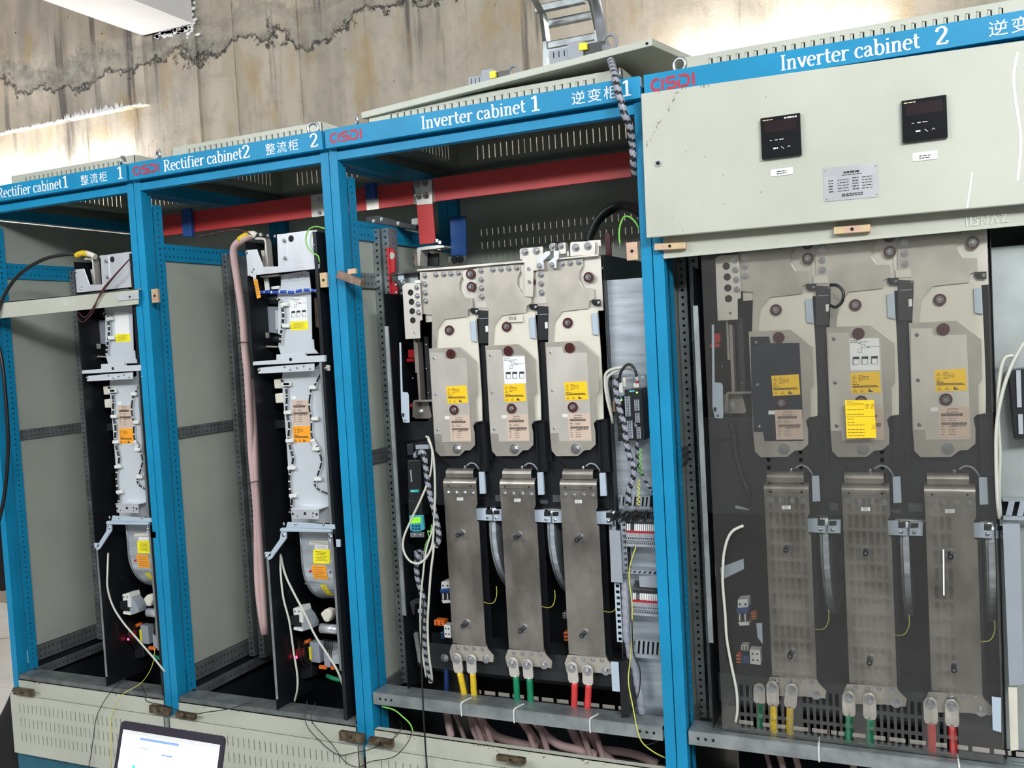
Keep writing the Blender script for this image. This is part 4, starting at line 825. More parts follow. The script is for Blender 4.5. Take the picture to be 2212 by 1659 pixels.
for a in (0, 1, 2):
    xg = pm[3+a].location.x+.068 if a < 2 else xB-.055; MB().box(xg, xg+.004, YP+.003, YP+.02, .62, 1.06).build('stiffener_strip', 'clear_sheet', None) if False else None

# ================================================================== rectifier units
def rectifier_unit():
    xl, xr = -2.013, -1.734; t = thing('rectifier_unit', ((xl+xr)/2, .2, .36), 'x', 'rectifier unit', 'tall rectifier units'); y = .05
    MB().box(xl, xl+.002, 0, .42, .36, 1.90).build('side_sheet', 'black_steel', t)
    MB().box(xr-.002, xr, 0, .42, .36, 1.905).box(xr-.013, xr-.002, 0, .002, .36, 1.905).build('side_sheet', 'black_steel', t)
    MB().box(xl, xr, .42, .424, .36, 1.86).build('back_sheet', 'black_steel', t)
    MB().box(xl+.002, xl+.011, -.0015, .0, .40, .885).build('edge_strip', 'galvanised', t)
    MB().box(xr-.018, xr-.010, -.0015, .0, .52, 1.50).build('edge_strip', 'galvanised', t)
    p = lambda L, c=cQ: [c(*q) for q in L]
    MB().poly(p(((370, 335), (475, 325), (535, 482), (700, 478), (1035, 458), (1035, 498), (385, 565))), .002, .003).build('top_bracket', 'bright_zinc', t, bevel=.0006)
    MB().poly(p(((655, 192), (740, 184), (755, 478), (668, 484))), .006, .003).build('top_plate', 'bright_zinc', t, bevel=.0006)
    tp = MB().poly(p(((742, 182), (925, 158), (1012, 150), (1012, 262), (1040, 462), (755, 478))), .008, .003).build('top_plate', 'bright_zinc', t, bevel=.0006)
    q = W(cQ(783, 230), .008); MB().cyl(q+Vector((0, -.0004, 0)), q+Vector((0, .001, 0)), .0105, 24).build('round_hole', 'dark_hole', tp)
    for c in ((385, 355), (720, 248), (730, 405), (992, 288)): bolt(t, cQ(*c), .002, .0062)
    for c in ((450, 505), (435, 527)): screw(t, cQ(*c), .002, .0045)
    MB().poly(p(((418, 545), (440, 540), (440, 525), (466, 520), (468, 590), (445, 598), (440, 570), (420, 570))), -.002, .002).build('tag_clip', 'bright_zinc', t)
    sticker(t, 'hanging_tag', [cQ(445, 600), cQ(480, 592), cQ(512, 755), cQ(478, 768)], -.002, 'orange_label', 'text')
    # terminal bracket and lug at the top left
    MB().poly(p(((458, 228), (475, 215), (545, 225), (558, 260), (578, 480), (548, 482), (545, 262), (530, 240), (460, 240))), .03, .028).build('terminal_bracket', 'nickel', t, bevel=.001)
    MB().poly(p(((512, 335), (540, 335), (560, 478), (535, 478))), .05, .003).build('busbar', 'nickel', t)
    b = W(cQ(512, 205), .04); MB().cyl(b+Vector((0, 0, -.002)), b+Vector((0, 0, .008)), .008, 6).cyl(b+Vector((0, 0, -.012)), b+Vector((0, 0, -.006)), .010, 16).build('terminal_nut', 'bolt_steel', t)
    for c in ((575, 205), (638, 210)): screw(t, cQ(*c), .03, .006)
    # grey covers
    up = MB().poly(p(((690, 556), (905, 520), (945, 530), (960, 690), (970, 1132), (985, 1134), (990, 1215), (1030, 1260), (690, 1268), (665, 1190), (700, 1080), (680, 900), (655, 700), (690, 675))), y, .003).build('upper_cover', 'light_grey', t, bevel=.0008)
    MB().poly(p(((700, 560), (905, 540), (910, 595), (705, 615))), y-.0015, .0015).build('seam_plate', 'light_grey', up)
    for c in ((715, 568), (883, 552), (770, 587), (850, 578)): screw(t, cQ(*c), y-.0015, .004)
    lo = MB().poly(p(((705, 1430), (990, 1390), (1050, 1340), (1055, 1640)))+p(((1075, 300), (1085, 520), (1128, 1285), (790, 1290), (778, 1150), (745, 620), (700, 20)), cR), y, .003).build('lower_cover', 'light_grey', t, bevel=.0008)
    MB().box(W(cR(1060, 20), y).x, W(cR(1060, 20), y).x+.001, y, y+.12, .88, 1.50).build('cover_edge', 'nickel_dull', lo)
    sticker(up, 'wiring_diagram', [cQ(763, 755), cQ(920, 752), cQ(930, 968), cQ(775, 972)], y, 'white_label', 'diagram')
    w = sticker(up, 'warning_label', [cQ(774, 974), cQ(932, 968), cQ(935, 1045), cQ(778, 1052)], y, 'yellow_bright', None); w['label'] = 'yellow warning sticker'
    label_print(up, cQ(782, 984), cQ(925, 1040), y-.0009, 'text')
    sticker(lo, 'type_label', [cR(787, 185), cR(942, 180), cR(955, 400), cR(797, 408)], y, 'cream_label'); label_print(lo, cR(787, 185), cR(955, 404), y-.0009, 'type')
    sticker(lo, 'warning_label', [cR(797, 416), cR(952, 412), cR(958, 560), cR(805, 564)], y, 'orange_label'); label_print(lo, cR(797, 416), cR(956, 562), y-.0009, 'warn')
    sticker(lo, 'small_tag', [cR(783, 150), cR(822, 148), cR(824, 175), cR(788, 178)], y, 'white_label')
    # cross bars
    MB().poly(p(((440, 1333), (650, 1316), (650, 1268), (905, 1255), (908, 1282), (1083, 1275), (1083, 1332), (440, 1366))), -.004, .012).build('cross_bar', 'light_grey', t, bevel=.001)
    q = W(cQ(779, 1312), -.004); MB().cyl(q+Vector((0, -.0004, 0)), q+Vector((0, .001, 0)), .0058, 16).build('round_hole', 'dark_hole', t)
    MB().poly(p(((485, 1388), (700, 1368), (990, 1348), (990, 1414), (490, 1440))), .004, .003).build('cross_strip', 'light_grey', t, bevel=.0006)
    for c in ((727, 1382), (778, 1405), (836, 1388), (896, 1373), (953, 1396)): screw(t, cQ(*c), .004, .0045)
    for c in ((495, 1403), (1095, 1390)): bolt(t, cQ(*c), .004, .0062)
    MB().poly(p(((1075, 1360), (1128, 1365), (1128, 1415), (1080, 1412))), .006, .006).build('clip', 'nickel', t, bevel=.001)
    # lower latch bracket
    lb = MB().poly(p(((775, 1165), (1030, 1160), (1032, 1252), (795, 1245), (790, 1170)), cR), .0, .003).box(W(cR(780, 1160), 0).x, W(cR(1035, 1160), 0).x, 0, .05, W(cR(900, 1163), 0).z, W(cR(900, 1160), 0).z+.001).build('latch_bracket', 'bright_zinc', t, bevel=.0006)
    hb = MB()
    for c, r_ in (((800, 1205), .004), ((907, 1200), .0052), ((980, 1197), .003), ((1012, 1208), .0042), ((838, 1223), .002), ((978, 1227), .002)):
        q = W(cR(*c), 0); hb.cyl(q+Vector((0, -.0004, 0)), q+Vector((0, .001, 0)), r_, 14)
    hb.build('holes', 'dark_hole', lb, kind='stuff')
    MB().poly(p(((750, 1275), (1170, 1300), (1175, 1340), (735, 1328)), cR), -.004, .004).poly(p(((680, 1345), (690, 1330), (1140, 1345), (1140, 1368), (690, 1362)), cR), -.010, .012).build('lower_cross_bar', 'blue_grey_plastic', t, bevel=.001)
    MB().poly(p(((690, 1365), (738, 1368), (738, 1425), (605, 1605), (582, 1618), (560, 1600), (680, 1430)), cR), -.008, .006).poly(p(((545, 1545), (605, 1545), (600, 1580), (545, 1600)), cR), -.008, .006).build('diagonal_arm', 'blue_grey_plastic', t, bevel=.001)
    for c in ((718, 1292), (825, 1296), (1075, 1300)): screw(t, cR(*c), -.004, .0052)
    for c in ((716, 1392), (1136, 1405), (560, 1582)): bolt(t, cR(*c), -.008, .006)
    MB().poly(p(((1118, 1370), (1175, 1372), (1180, 1430), (1220, 1435), (1222, 1500), (1150, 1500), (1118, 1440)), cR), .0, .006).build('hinge_plate', 'blue_grey_plastic', t, bevel=.001)
    # capacitor block, clamps and sockets in the dark recess
    MB().poly(p(((525, 848), (560, 838), (675, 840), (690, 1085), (535, 1065))), .09, .05).build('capacitor_block', 'grey_plastic', t, bevel=.002)
    sticker(t, 'side_label', [cQ(640, 875), cQ(665, 872), cQ(672, 1045), cQ(645, 1042)], .088, 'white_plastic')
    MB().poly(p(((542, 1072), (552, 1072), (558, 1190), (660, 1195), (660, 1206), (550, 1205)),), .07, .02).poly(p(((500, 565), (660, 548), (662, 565), (512, 580))), .03, .02).build('clamp', 'nickel', t, bevel=.001)
    c_ = W(cQ(600, 1130), .12); MB().cyl(c_, c_+Vector((.05, 0, 0)), .014, 16).build('contact_drum', 'dark_steel', t, smooth=True)
    c_ = W(cQ(570, 785), .10); MB().cyl(c_, c_+Vector((.05, 0, 0)), .014, 16).cyl(c_+Vector((-.006, 0, 0)), c_, .018, 18).build('contact_drum', 'dark_steel', t, smooth=True)
    MB().poly(p(((535, 590), (575, 583), (590, 690), (550, 695))), .05, .004).poly(p(((602, 660), (672, 652), (674, 680), (606, 686))), .045, .012).build('link_tab', 'white_plastic', t, bevel=.001)
    for k, c in enumerate(((625, 1490), (635, 1620))): MB().poly(p(((c[0], c[1]), (c[0]+80, c[1]-8), (c[0]+82, c[1]+82), (c[0]+8, c[1]+84))), .055, .02).build('socket', 'cream_board', t, bevel=.003)
    c_ = W(cR(620, 262), .12); MB().ring(c_, (1, .3, 0), .014, .004, 24, 8).build('grommet', 'black_plastic', t, smooth=True)
    MB().poly(p(((490, 375), (760, 360), (760, 425), (520, 460), (500, 440)), cR), .09, .01).build('shelf_bracket', 'dark_steel', t, bevel=.001)
    # wiring looms with white clips
    hp = [(695, 1495), (735, 1560), (745, 1640)]; pts = [W(cQ(*c), y-.008) for c in hp]+[W(cR(*c), y-.008) for c in ((745, 160), (742, 290), (765, 400), (760, 520), (778, 620), (800, 720), (770, 850), (768, 960), (790, 1090), (770, 1190))]
    MB().tube(pts, .0035, 8, 10, [0, 0, 0, 0, 0, 1], 1).build('wiring_loom', ['cable_black', 'white_plastic'], t, smooth=True)
    pts = [W(cQ(1045, 1450), y-.008), W(cQ(985, 1560), y-.008)]+[W(cR(*c), y-.008) for c in ((965, 80), (945, 230), (965, 360), (968, 500), (1010, 590), (1055, 720), (1030, 830), (995, 930), (1040, 990), (1150, 1035))]
    MB().tube(pts, .0028, 8, 10, [0, 0, 0, 0, 0, 1], 1).build('wiring_loom', ['cable_black', 'white_plastic'], t, smooth=True)
    pts = [W(cQ(*c), y-.010) for c in ((640, 755), (690, 800), (712, 900), (706, 1000), (690, 1090), (680, 1175))]
    MB().tube(pts, .0038, 8, 8, [0, 0, 0, 1], 1).build('wiring_loom', ['cable_black', 'white_plastic'], t, smooth=True)
    MB().poly(p(((668, 800), (695, 800), (690, 1090), (668, 1085))), y-.002, .002).build('loom_shield', 'light_grey', t)
    for c in ((730, 1535),): MB().poly(p(((c[0]-40, c[1]-15), (c[0]+40, c[1]-20), (c[0]+40, c[1]+18), (c[0]-38, c[1]+20))), y-.014, .012).build('cable_clip', 'white_plastic', t, bevel=.002)
    for c in ((715, 820), (730, 1012)): MB().poly(p(((c[0]-32, c[1]-16), (c[0]+32, c[1]-18), (c[0]+32, c[1]+16), (c[0]-32, c[1]+16))), y-.014, .012).build('cable_clip', 'white_plastic', t, bevel=.002)
    for c in ((740, 40), (745, 295), (762, 548), (780, 793), (793, 1042), (970, 72), (990, 352), (1000, 622), (1018, 893)): MB().poly(p(((c[0]-32, c[1]-16), (c[0]+32, c[1]-18), (c[0]+32, c[1]+16), (c[0]-32, c[1]+16)), cR), y-.014, .012).build('cable_clip', 'white_plastic', t, bevel=.002)
    sticker(t, 'wire_tag', [cR(950, 545), cR(985, 530), cR(1020, 590), cR(985, 605)], y-.012, 'white_label', 'text')
    for c in ((1068, 30), (1085, 260), (1100, 485), (1105, 570), (1118, 800)): screw(t, cR(*c), y-.001, .003)
    # blower scroll: flat front above, curled underneath
    cx0, cx1 = W(cS(755, 300), .05).x, W(cS(990, 300), .05).x; R0 = .15; zc = .845; yc = .05+R0; fb = MB(); prof = [(.05, .955)]+[(yc-R0*math.cos(R_(a)), zc-R0*math.sin(R_(a))) for a in range(0, 85, 6)]
    for a, b_ in zip(prof[:-1], prof[1:]): fb.add([(cx0, a[0], a[1]), (cx1, a[0], a[1]), (cx1, b_[0], b_[1]), (cx0, b_[0], b_[1])], [(0, 1, 2, 3)])
    side = prof+[(yc, zc-R0), (yc+.1, zc-R0), (yc+.1, .955)]
    for xx in (cx0, cx1): fb.add([(xx, a[0], a[1]) for a in side], [tuple(range(len(side)))])
    fan = fb.build('blower_scroll', 'zinc_sheet', t, smooth=True)
    rr = MB().tube([(cx0-.002, a[0]-.002, a[1]) for a in prof], .003, 6, 2); rr.build('scroll_seam', 'galvanised', fan, smooth=True)
    yf = .0495
    sticker(fan, 'paper_label', [cS(790, -35), cS(935, -40), cS(935, -15), cS(790, -10)], yf, 'cream_board', 'text'); sticker(fan, 'paper_label', [cS(830, -8), cS(930, -10), cS(930, 24), cS(830, 22)], yf, 'white_label', 'text')
    s_ = sticker(fan, 'notice_label', [cS(818, 25), cS(945, 24), cS(943, 130), cS(820, 128)], yf, 'yellow_bright'); label_print(fan, cS(825, 30), cS(938, 126), yf-.0009, 'text')
    def wrap(name, c0, c1, m, ink):                                  # sticker following the curl
        a, b_ = W(cS(*c0), .05), W(cS(*c1), .06); zz = [a.z+(b_.z-a.z)*k/6 for k in range(7)]; o = MB()
        yy = lambda z: (yc-math.sqrt(max(0, R0*R0-(zc-z)**2)) if z < zc else .05)-.0012
        for k in range(6): o.add([(a.x, yy(zz[k]), zz[k]), (b_.x, yy(zz[k]), zz[k]), (b_.x, yy(zz[k+1]), zz[k+1]), (a.x, yy(zz[k+1]), zz[k+1])], [(0, 1, 2, 3)])
        o = o.build(name, m, fan); i_ = MB()
        for k in range(5):
            z = a.z+(b_.z-a.z)*(k+.8)/6; i_.add([(a.x+.006, yy(z)-.0006, z), (b_.x-.008-.006*(k % 2), yy(z)-.0006, z), (b_.x-.008-.006*(k % 2), yy(z-.0015)-.0006, z-.0015), (a.x+.006, yy(z-.0015)-.0006, z-.0015)], [(0, 1, 2, 3)])
        i_.build('print', 'ink_brown', fan); return o
    wrap('notice_label', (808, 138), (936, 250), 'orange_label', 1); wrap('notice_label', (846, 298), (912, 400), 'yellow_bright', 1)
    for c, m in (((799, 186), 'red_plastic'), ((951, 192), 'bolt_steel')): q = W(cS(*c), .05); MB().cyl(q, q+Vector((0, -.004, 0)), .004, 10).build('rivet', m, fan)
    # breaker, connector, motor can, terminals
    def breaker(c, corg, s, y, nm='circuit_breaker'):
        P = lambda a, b_: corg(c[0]+a*s, c[1]+b_*s); o = MB().poly([P(0, 0), P(60, -10), (P(70, 30)), (P(75, 60)), P(75, 110), P(10, 95)], y, .05).build(nm, 'white_plastic', t, bevel=.001)
        MB().poly([P(-25, 55), P(45, 48), P(48, 130), P(-20, 125)], y-.001, .02).build('toggle_recess', 'black_plastic', o); MB().poly([P(5, 140), P(70, 150), P(70, 172), P(5, 160)], y, .04).build('clip_foot', 'white_plastic', o)
        MB().poly([P(55, -10), P(75, 20), P(110, 60), P(140, 120), P(140, 150), P(72, 170), P(60, 100)], y+.006, .04).build('breaker_side', 'grey_plastic', o)
        for a in (15, 45): q = W(P(a, 22), y); MB().cyl(q+Vector((0, -.0004, 0)), q+Vector((0, .001, 0)), .0028, 10).build('terminal_hole', 'dark_hole', o)
        return o
    breaker((668, 465), cS, 1.0, .06)
    MB().poly([cS(868, 505), cS(905, 470), cS(955, 480), cS(960, 520), cS(930, 570), cS(900, 568)], .035, .03).build('hose_nipple', 'cream_board', t, bevel=.006)
    q = W(cS(880, 612), .10); MB().cyl(q, q+Vector((.075, 0, 0)), .016, 24).build('motor_can', 'bright_zinc', t, smooth=True)
    MB().poly([cS(690, 730), cS(800, 700), cS(810, 980), cS(700, 1000)], .14, .04).build('control_box', 'dark_steel', t, bevel=.002)
    MB().pbox(cS(795, 720), cS(865, 870), .12, .03).build('relay_block', 'grey_plastic', t, bevel=.002); MB().pbox(cS(788, 755), cS(803, 850), .118, .01).build('yellow_strip', 'yellow_bright', t)
    MB().poly([cS(685, 770), cS(725, 765), cS(730, 830), cS(690, 835)], .11, .02).build('plug', 'red_plastic', t, bevel=.002); q = W(cS(692, 832), .10); MB().cyl(q, q+Vector((0, .004, 0)), .0045, 12).build('indicator_lamp', 'led_red', t)
    MB().poly([cS(735, 715), cS(775, 700), cS(780, 725), cS(745, 740)], .12, .02).build('plug', 'orange_plastic', t, bevel=.002)
    MB().pbox(cS(870, 715), cS(1010, 790), .16, .02).build('mounting_rail', 'galvanised', t)
    tb = MB().pbox(cS(900, 795), cS(945, 905), .13, .03).build('terminal_block', 'terminal_grey', t, bevel=.001); MB().pbox(cS(960, 790), cS(1015, 880), .13, .03).build('terminal_block', 'light_grey', t, bevel=.001)
    for p0, p1 in (((860, 895), (915, 920)), ((950, 900), (975, 925))): MB().pbox(cS(*p0), cS(*p1), .125, .01).build('plug', 'orange_plastic', t, bevel=.001)
    r = random.Random(2)
    for k in range(9):
        a = (690+r.random()*60, 680+r.random()*40); b_ = (700+r.random()*110, 850+r.random()*60)
        MB().tube([W(cS(*a), .12), W(cS((a[0]+b_[0])/2-25*r.random(), (a[1]+b_[1])/2), .08), W(cS(*b_), .12)], .002, 6, 5).build('wire', 'cable_black' if k % 3 else 'cable_brown', t, smooth=True)
    for k in range(3): MB().tube([W(cS(935+14*k, 705), .11), W(cS(932+15*k, 760), .10), W(cS(925+14*k, 800), .12)], .002, 6, 4).build('wire', 'cable_black', t, smooth=True)
    MB().tube([W(cS(925, 970), .10), W(cS(960, 985), .08), W(cS(1030, 1005), .08)], .007, 10, 4).build('earth_cable', 'sleeve_green', t, smooth=True)
    for k in range(22):                                              # small fixings inside the dark recess
        c = (500+r.random()*280, 90+r.random()*380); screw(t, cS(*c), .16, r.uniform(.0015, .0035))
    MB().poly([cS(510, 360), cS(640, 320), cS(645, 345), cS(560, 380), cS(560, 480), cS(530, 490)], .10, .01).build('shelf_bracket', 'dark_steel', t)
    sticker(t, 'inside_label', [WPX for WPX in (cS(535, 715), cS(632, 680), cS(638, 830), cS(548, 895))], .05, 'cable_brown' if False else 'meter_window', None)
    return t
ru2 = rectifier_unit(); ru2['label'] = 'tall rectifier unit with grey covers in the second cabinet from left, orange hanging tag'
ru1 = dup(ru2, ru2.location+Vector((-.7645, 0, .0)), 'tall rectifier unit with grey covers in the leftmost cabinet')
for o in list(ru1.children):
    if o.name.split('.')[0] in ('hanging_tag', 'tag_clip'):
        for g_ in list(o.children): bpy.data.objects.remove(g_)
        bpy.data.objects.remove(o)
cw = MB(); q = W(cQ(832, 418), .0075)
for s_ in ([(0, 1), (.05, 0), (.5, 0), (.6, 1)], [(.9, 1), (1.5, 1), (.9, 0), (1.5, 0)], [(2.3, 1), (1.8, .8), (2.3, .4), (1.8, 0)], [(2.5, 0), (2.85, 1), (3.2, 0)], [(2.6, .4), (3.1, .4)], [(3.5, .8), (3.9, 1), (4, .6), (3.5, 0), (4.2, .1)]): stroke(cw, s_, q.x, q.z-.003, .0088, .014, .0068, .0007, .0007)
cw.build('chalk_writing', 'white_label', ru2)
MB().tube([W(cQ(*c), .03) for c in ((508, 712), (560, 708), (640, 712), (720, 706), (800, 712), (880, 694), (960, 692), (1010, 700))], .0052, 10, 8, [0, 0, 0, 0, 0, 0, 1], 1).build('blue_loom', ['cable_blue', 'white_plastic'], ru2, smooth=True)
MB().poly([cQ(985, 755), cQ(1055, 760), cQ(1062, 1035), cQ(1000, 1025)], .075, .03).build('coil_block', 'wood_copper', ru2, bevel=.002)
MB().tube([W(cQ(*c), -.005) for c in ((1085, 140), (1010, 122), (945, 145), (918, 210), (925, 290), (975, 355), (1025, 385), (1036, 440))], .0022, 8, 6).build('earth_wire', 'cable_green', ru2, smooth=True)
MB().tube([W(cQ(*c), .0) for c in ((420, 195), (380, 170), (300, 150), (180, 165), (0, 200), (-60, 215))], .0022, 6, 6).build('brown_wire', 'cable_brown', ru2, smooth=True)

# ---- mains cables beside the second unit
t = thing('supply_cable', W((541, 506), .04), 'pale pink supply cable clamped to the top of the second rectifier unit', 'cable', 'pale pink supply cables')
MB().tube([W(c, yy) for c, yy in ((cQ(425, 200), .03), (cQ(350, 240), .03), (cQ(285, 290), .04), (cQ(268, 370), .05), (cQ(295, 560), .07), (cQ(345, 900), .09), (cQ(372, 1250), .10), (cR(395, 0), .10), (cR(432, 700), .10), (cR(475, 1200), .10), (cS(408, 300), .10), (cS(455, 655), .11))], .0125, 14, 6).build('sheath', 'cable_pink', t, smooth=True)
MB().tube([W(cQ(325, 245), .03), W(cQ(370, 215), .03), W(cQ(420, 195), .03)], .0132, 14, 4).build('tape', 'sleeve_yellow', t, smooth=True)
MB().tube([W(cQ(415, 200), .03), W(cQ(440, 192), .03), W(cQ(470, 205), .035)], .0115, 14, 4).build('cable_end', 'cream_board', t, smooth=True)
t = thing('supply_cable', W((575, 1370), .11), 'second pale pink supply cable running straight down beside the unit edge', 'cable', 'pale pink supply cables')
MB().tube([W(c, yy) for c, yy in ((cR(420, 0), .13), (cR(452, 400), .115), (cR(470, 900), .095), (cR(515, 1650), .095), (cS(462, 655), .095))], .0105, 14, 6).build('sheath', 'cable_pink', t, smooth=True)
for a, b_, nm in (((262, 1162), (408, 1163), cQ), ((345, 925), (492, 910), cR)):
    q = [W(nm(*a), .20), W(nm((a[0]+b_[0])/2, a[1]-4), .08), W(nm(*b_), .04), W(nm((a[0]+b_[0])/2+30, a[1]+10), .14)]
    solo(MB().tube(q+[q[0]], .0016, 6, 5), 'cable_tie', 'cable_black', 'black cable tie around the pale pink cables, ' + ('upper' if nm is cQ else 'lower') + ' one', 'cable tie', 'ties on the pink cables')
def cable(name, pts, r, m, label, cat='cable', group=None, n=8, sub=6):
    return solo(MB().tube([W(p[:2], p[2]) for p in pts], r, n, sub), name, m, label, cat, group, smooth=True)
def cv(c, pts, y): return [(*c(*p[:2]), p[2] if len(p) > 2 else y) for p in pts]
cable('data_cable', cv(cS, ((575, 60, .06), (575, 180, .02), (595, 380, .0), (640, 560, -.005), (672, 780, -.005), (700, 960, -.005), (700, 1070, .0), (680, 1160, .03)), 0), .0033, 'cable_white', 'off-white lead hanging left inside the second rectifier unit', group='off-white control leads')
cable('data_cable', cv(cS, ((575, 60, .06), (610, 210, .02), (680, 360, .0), (760, 510, -.01), (830, 660, -.01), (920, 800, -.01), (1000, 930, -.01), (1050, 1060, .02)), 0), .0036, 'cable_white', 'off-white lead crossing diagonally through the second rectifier unit', group='off-white control leads')
cable('data_cable', cv(cO, ((845, -20, .03), (840, 120, .0), (840, 250, -.01), (880, 390, -.01), (960, 520, -.01), (1080, 660, -.01), (1200, 800, -.01), (1290, 910, .0)), 0), .0034, 'cable_white', 'off-white lead sagging across the bottom of the leftmost rectifier unit', group='off-white control leads')

# ================================================================== busbars above the modules
YB = .30
t = thing('red_busbar', W((935, 438), YB), 'red painted busbar running across the second and third cabinets', 'busbar')
x0, x1 = W((340, 490), YB).x, W((1500, 330), YB).x; zt, zb3 = W((1000, 376), YB).z, W((1000, 428), YB).z
xs = [W((672, 450), YB).x, W((700, 445), YB).x, W(cA(215, 300), YB).x, W(cA(325, 290), YB).x, W(cA(635, 200), YB).x, W(cA(818, 140), YB).x]
for a, b_ in ((x0, xs[0]), (xs[1], xs[2]), (xs[3], xs[4]), (xs[5], x1)): MB().box(a, b_, YB, YB+.01, zb3, zt).build('painted_bar', 'red_bar', t, bevel=.001)
for a, b_ in ((xs[0], xs[1]), (xs[2], xs[3])): MB().box(a, b_, YB+.001, YB+.009, zb3, zt).build('bare_joint', 'nickel', t)
MB().box(xs[4], xs[5], YB+.001, YB+.009, zb3, zt).build('bare_joint', 'nickel_dull', t)
dp = MB().poly([cA(*p) for p in ((640, 60), (655, 45), (795, 40), (803, 250), (665, 262))], YB-.008, .007).build('splice_plate', 'nickel', t, bevel=.0006)
for p in ((675, 75), (738, 65), (683, 182), (745, 176)):
    q = W(cA(*p), YB-.008); b = MB(); b.cyl(q, q+Vector((0, -.002, 0)), .0115, 16); b.cyl(q+Vector((0, -.002, 0)), q+Vector((0, -.010, 0)), .0085, 6); b.cyl(q+Vector((0, -.01, 0)), q+Vector((0, -.024, 0)), .0045, 10); b.build('stud_nut', 'nickel_dull', t)
for p in ((690, 432), (690, 459)): bolt(t, p, YB, .008)
t = thing('red_drop_bar', W(cA(760, 610), YB-.012), 'red vertical bar dropping from the busbar to the module terminals', 'busbar')
MB().poly([cA(*p) for p in ((664, 262), (804, 252), (832, 600), (690, 615))], YB-.012, .006).build('painted_bar', 'red_bar', t, bevel=.001)
MB().poly([cA(*p) for p in ((662, 655), (680, 640), (850, 618), (905, 622), (912, 640), (860, 650), (700, 668), (690, 810), (672, 812))], YB-.03, .05).build('angle_link', 'nickel', t, bevel=.001)
MB().poly([cA(*p) for p in ((640, 690), (660, 688), (668, 812), (648, 814))], YB-.03, .04).build('angle_plate', 'wood_copper', t)
for p in ((630, 735), (640, 805)): q = W(cA(*p), YB-.02); MB().cyl(q, q+Vector((.02, 0, 0)), .006, 6).build('stud_nut', 'bolt_steel', t)
MB().poly([cA(*p) for p in ((700, 690), (735, 660), (790, 700), (855, 690), (855, 805), (700, 808))], YB+.03, .01).build('isolator_block', 'dark_steel', t, bevel=.002)
for p in ((735, 735), (700, 800), (745, 800)): bolt(t, cA(*p), YB+.03, .008)
for p in ((760, 655), (865, 655), (870, 600), (845, 585)): q = W(cA(*p), YB-.015); MB().cyl(q+Vector((0, 0, -.004)), q+Vector((0, 0, .006)), .008, 6).build('stud_nut', 'bolt_steel', t)
t = thing('blue_busbar', W((990, 552), .45), 'dark blue vertical busbar behind the red one in the third cabinet', 'busbar')
MB().poly([cA(*p) for p in ((960, 365), (1098, 362), (1102, 712), (972, 716))], .45, .01).build('painted_bar', 'blue_bar', t, bevel=.001)
MB().poly([cA(*p) for p in ((945, 725), (1102, 712), (1104, 850), (948, 860))], .45, .01).build('bare_end', 'nickel_dull', t)
for p in ((1005, 750), (1058, 745)): q = W(cA(*p), .45); MB().cyl(q, q+Vector((0, -.004, 0)), .013, 16).build('round_hole', 'dark_steel', t)
MB().box(W((340, 480), .42).x, W((1500, 320), .42).x, .42, .43, zt+.005, zt+.055).build('painted_bar', 'blue_bar', t) if False else None
for k, (q0, q1, lab) in enumerate((((392, 450), (412, 512), 'glossy dark blue clamp over the red busbar in the second cabinet'), (cA(200, 60), cA(288, 208), 'glossy dark blue clamp over the red busbar in the third cabinet'))):
    solo(MB().pbox(q0, q1, YB-.02, .018), 'busbar_clamp', 'blue_bar', lab, 'clamp', 'blue busbar clamps', bevel=.003)
t = thing('busbar_support', W(cA(400, 420), .35), 'dark support angle with white block under the red busbar', 'bracket')
MB().poly([cA(*p) for p in ((205, 365), (330, 355), (560, 420), (660, 440), (660, 480), (470, 450), (210, 412))], .33, .02).build('support_angle', 'dark_steel', t, bevel=.001)
MB().poly([cA(*p) for p in ((558, 425), (675, 440), (678, 510), (562, 485))], .36, .02).build('cover_piece', 'beige_paint', t); MB().pbox(cA(615, 378), cA(680, 438), .38, .02).build('spacer_block', 'white_plastic', t, bevel=.003)
for p in ((350, 388), (500, 425), (280, 405)): bolt(t, cA(*p), .33, .006)
t = thing('red_insulator', W(cA(440, 960), .13), 'glossy red moulded insulating bracket beside the perforated uprights', 'bracket')
MB().poly([cA(*p) for p in ((388, 640), (415, 645), (432, 1080), (425, 1085))], .13, .01).build('edge_flange', 'red_plastic', t, bevel=.001)
b = MB().poly([cA(*p) for p in ((415, 645), (455, 655), (465, 690), (468, 862), (425, 880))], .135, .008).build('upper_lobe', 'red_plastic', t, bevel=.002); MB().poly([cA(*p) for p in ((425, 940), (470, 945), (490, 1000), (492, 1085), (430, 1085))], .135, .008).build('lower_lobe', 'red_plastic', t, bevel=.002)
q = W(cA(440, 715), .1345); MB().cyl(q+Vector((0, -.0006, 0)), q+Vector((0, .002, 0)), .011, 20).build('round_hole', 'side_panel_paint', b)
for p in ((475, 975), (478, 1045)): screw(t, cA(*p), .134, .005)
t = thing('small_bracket', W(cA(590, 960), .10), 'small bright zinc bracket left of the first module top', 'bracket')
MB().poly([cA(*p) for p in ((495, 872), (545, 870), (550, 930), (500, 935))], .09, .003).build('flange', 'blue_grey_plastic', t); MB().poly([cA(*p) for p in ((545, 870), (675, 868), (676, 960), (520, 965), (555, 930))], .11, .003).build('web', 'galvanised', t); screw(t, cA(525, 945), .09, .006); MB().poly([cA(*p) for p in ((640, 938), (690, 932), (692, 960), (650, 962))], .06, .01).build('white_pad', 'white_plastic', t)
solo(MB().poly([cB(*p) for p in ((940, 505), (985, 520), (995, 740), (950, 745))], .16, .010), 'insulating_strip', 'dark_red_plastic', 'dark red upright insulating strip behind the rightmost module', 'strip')
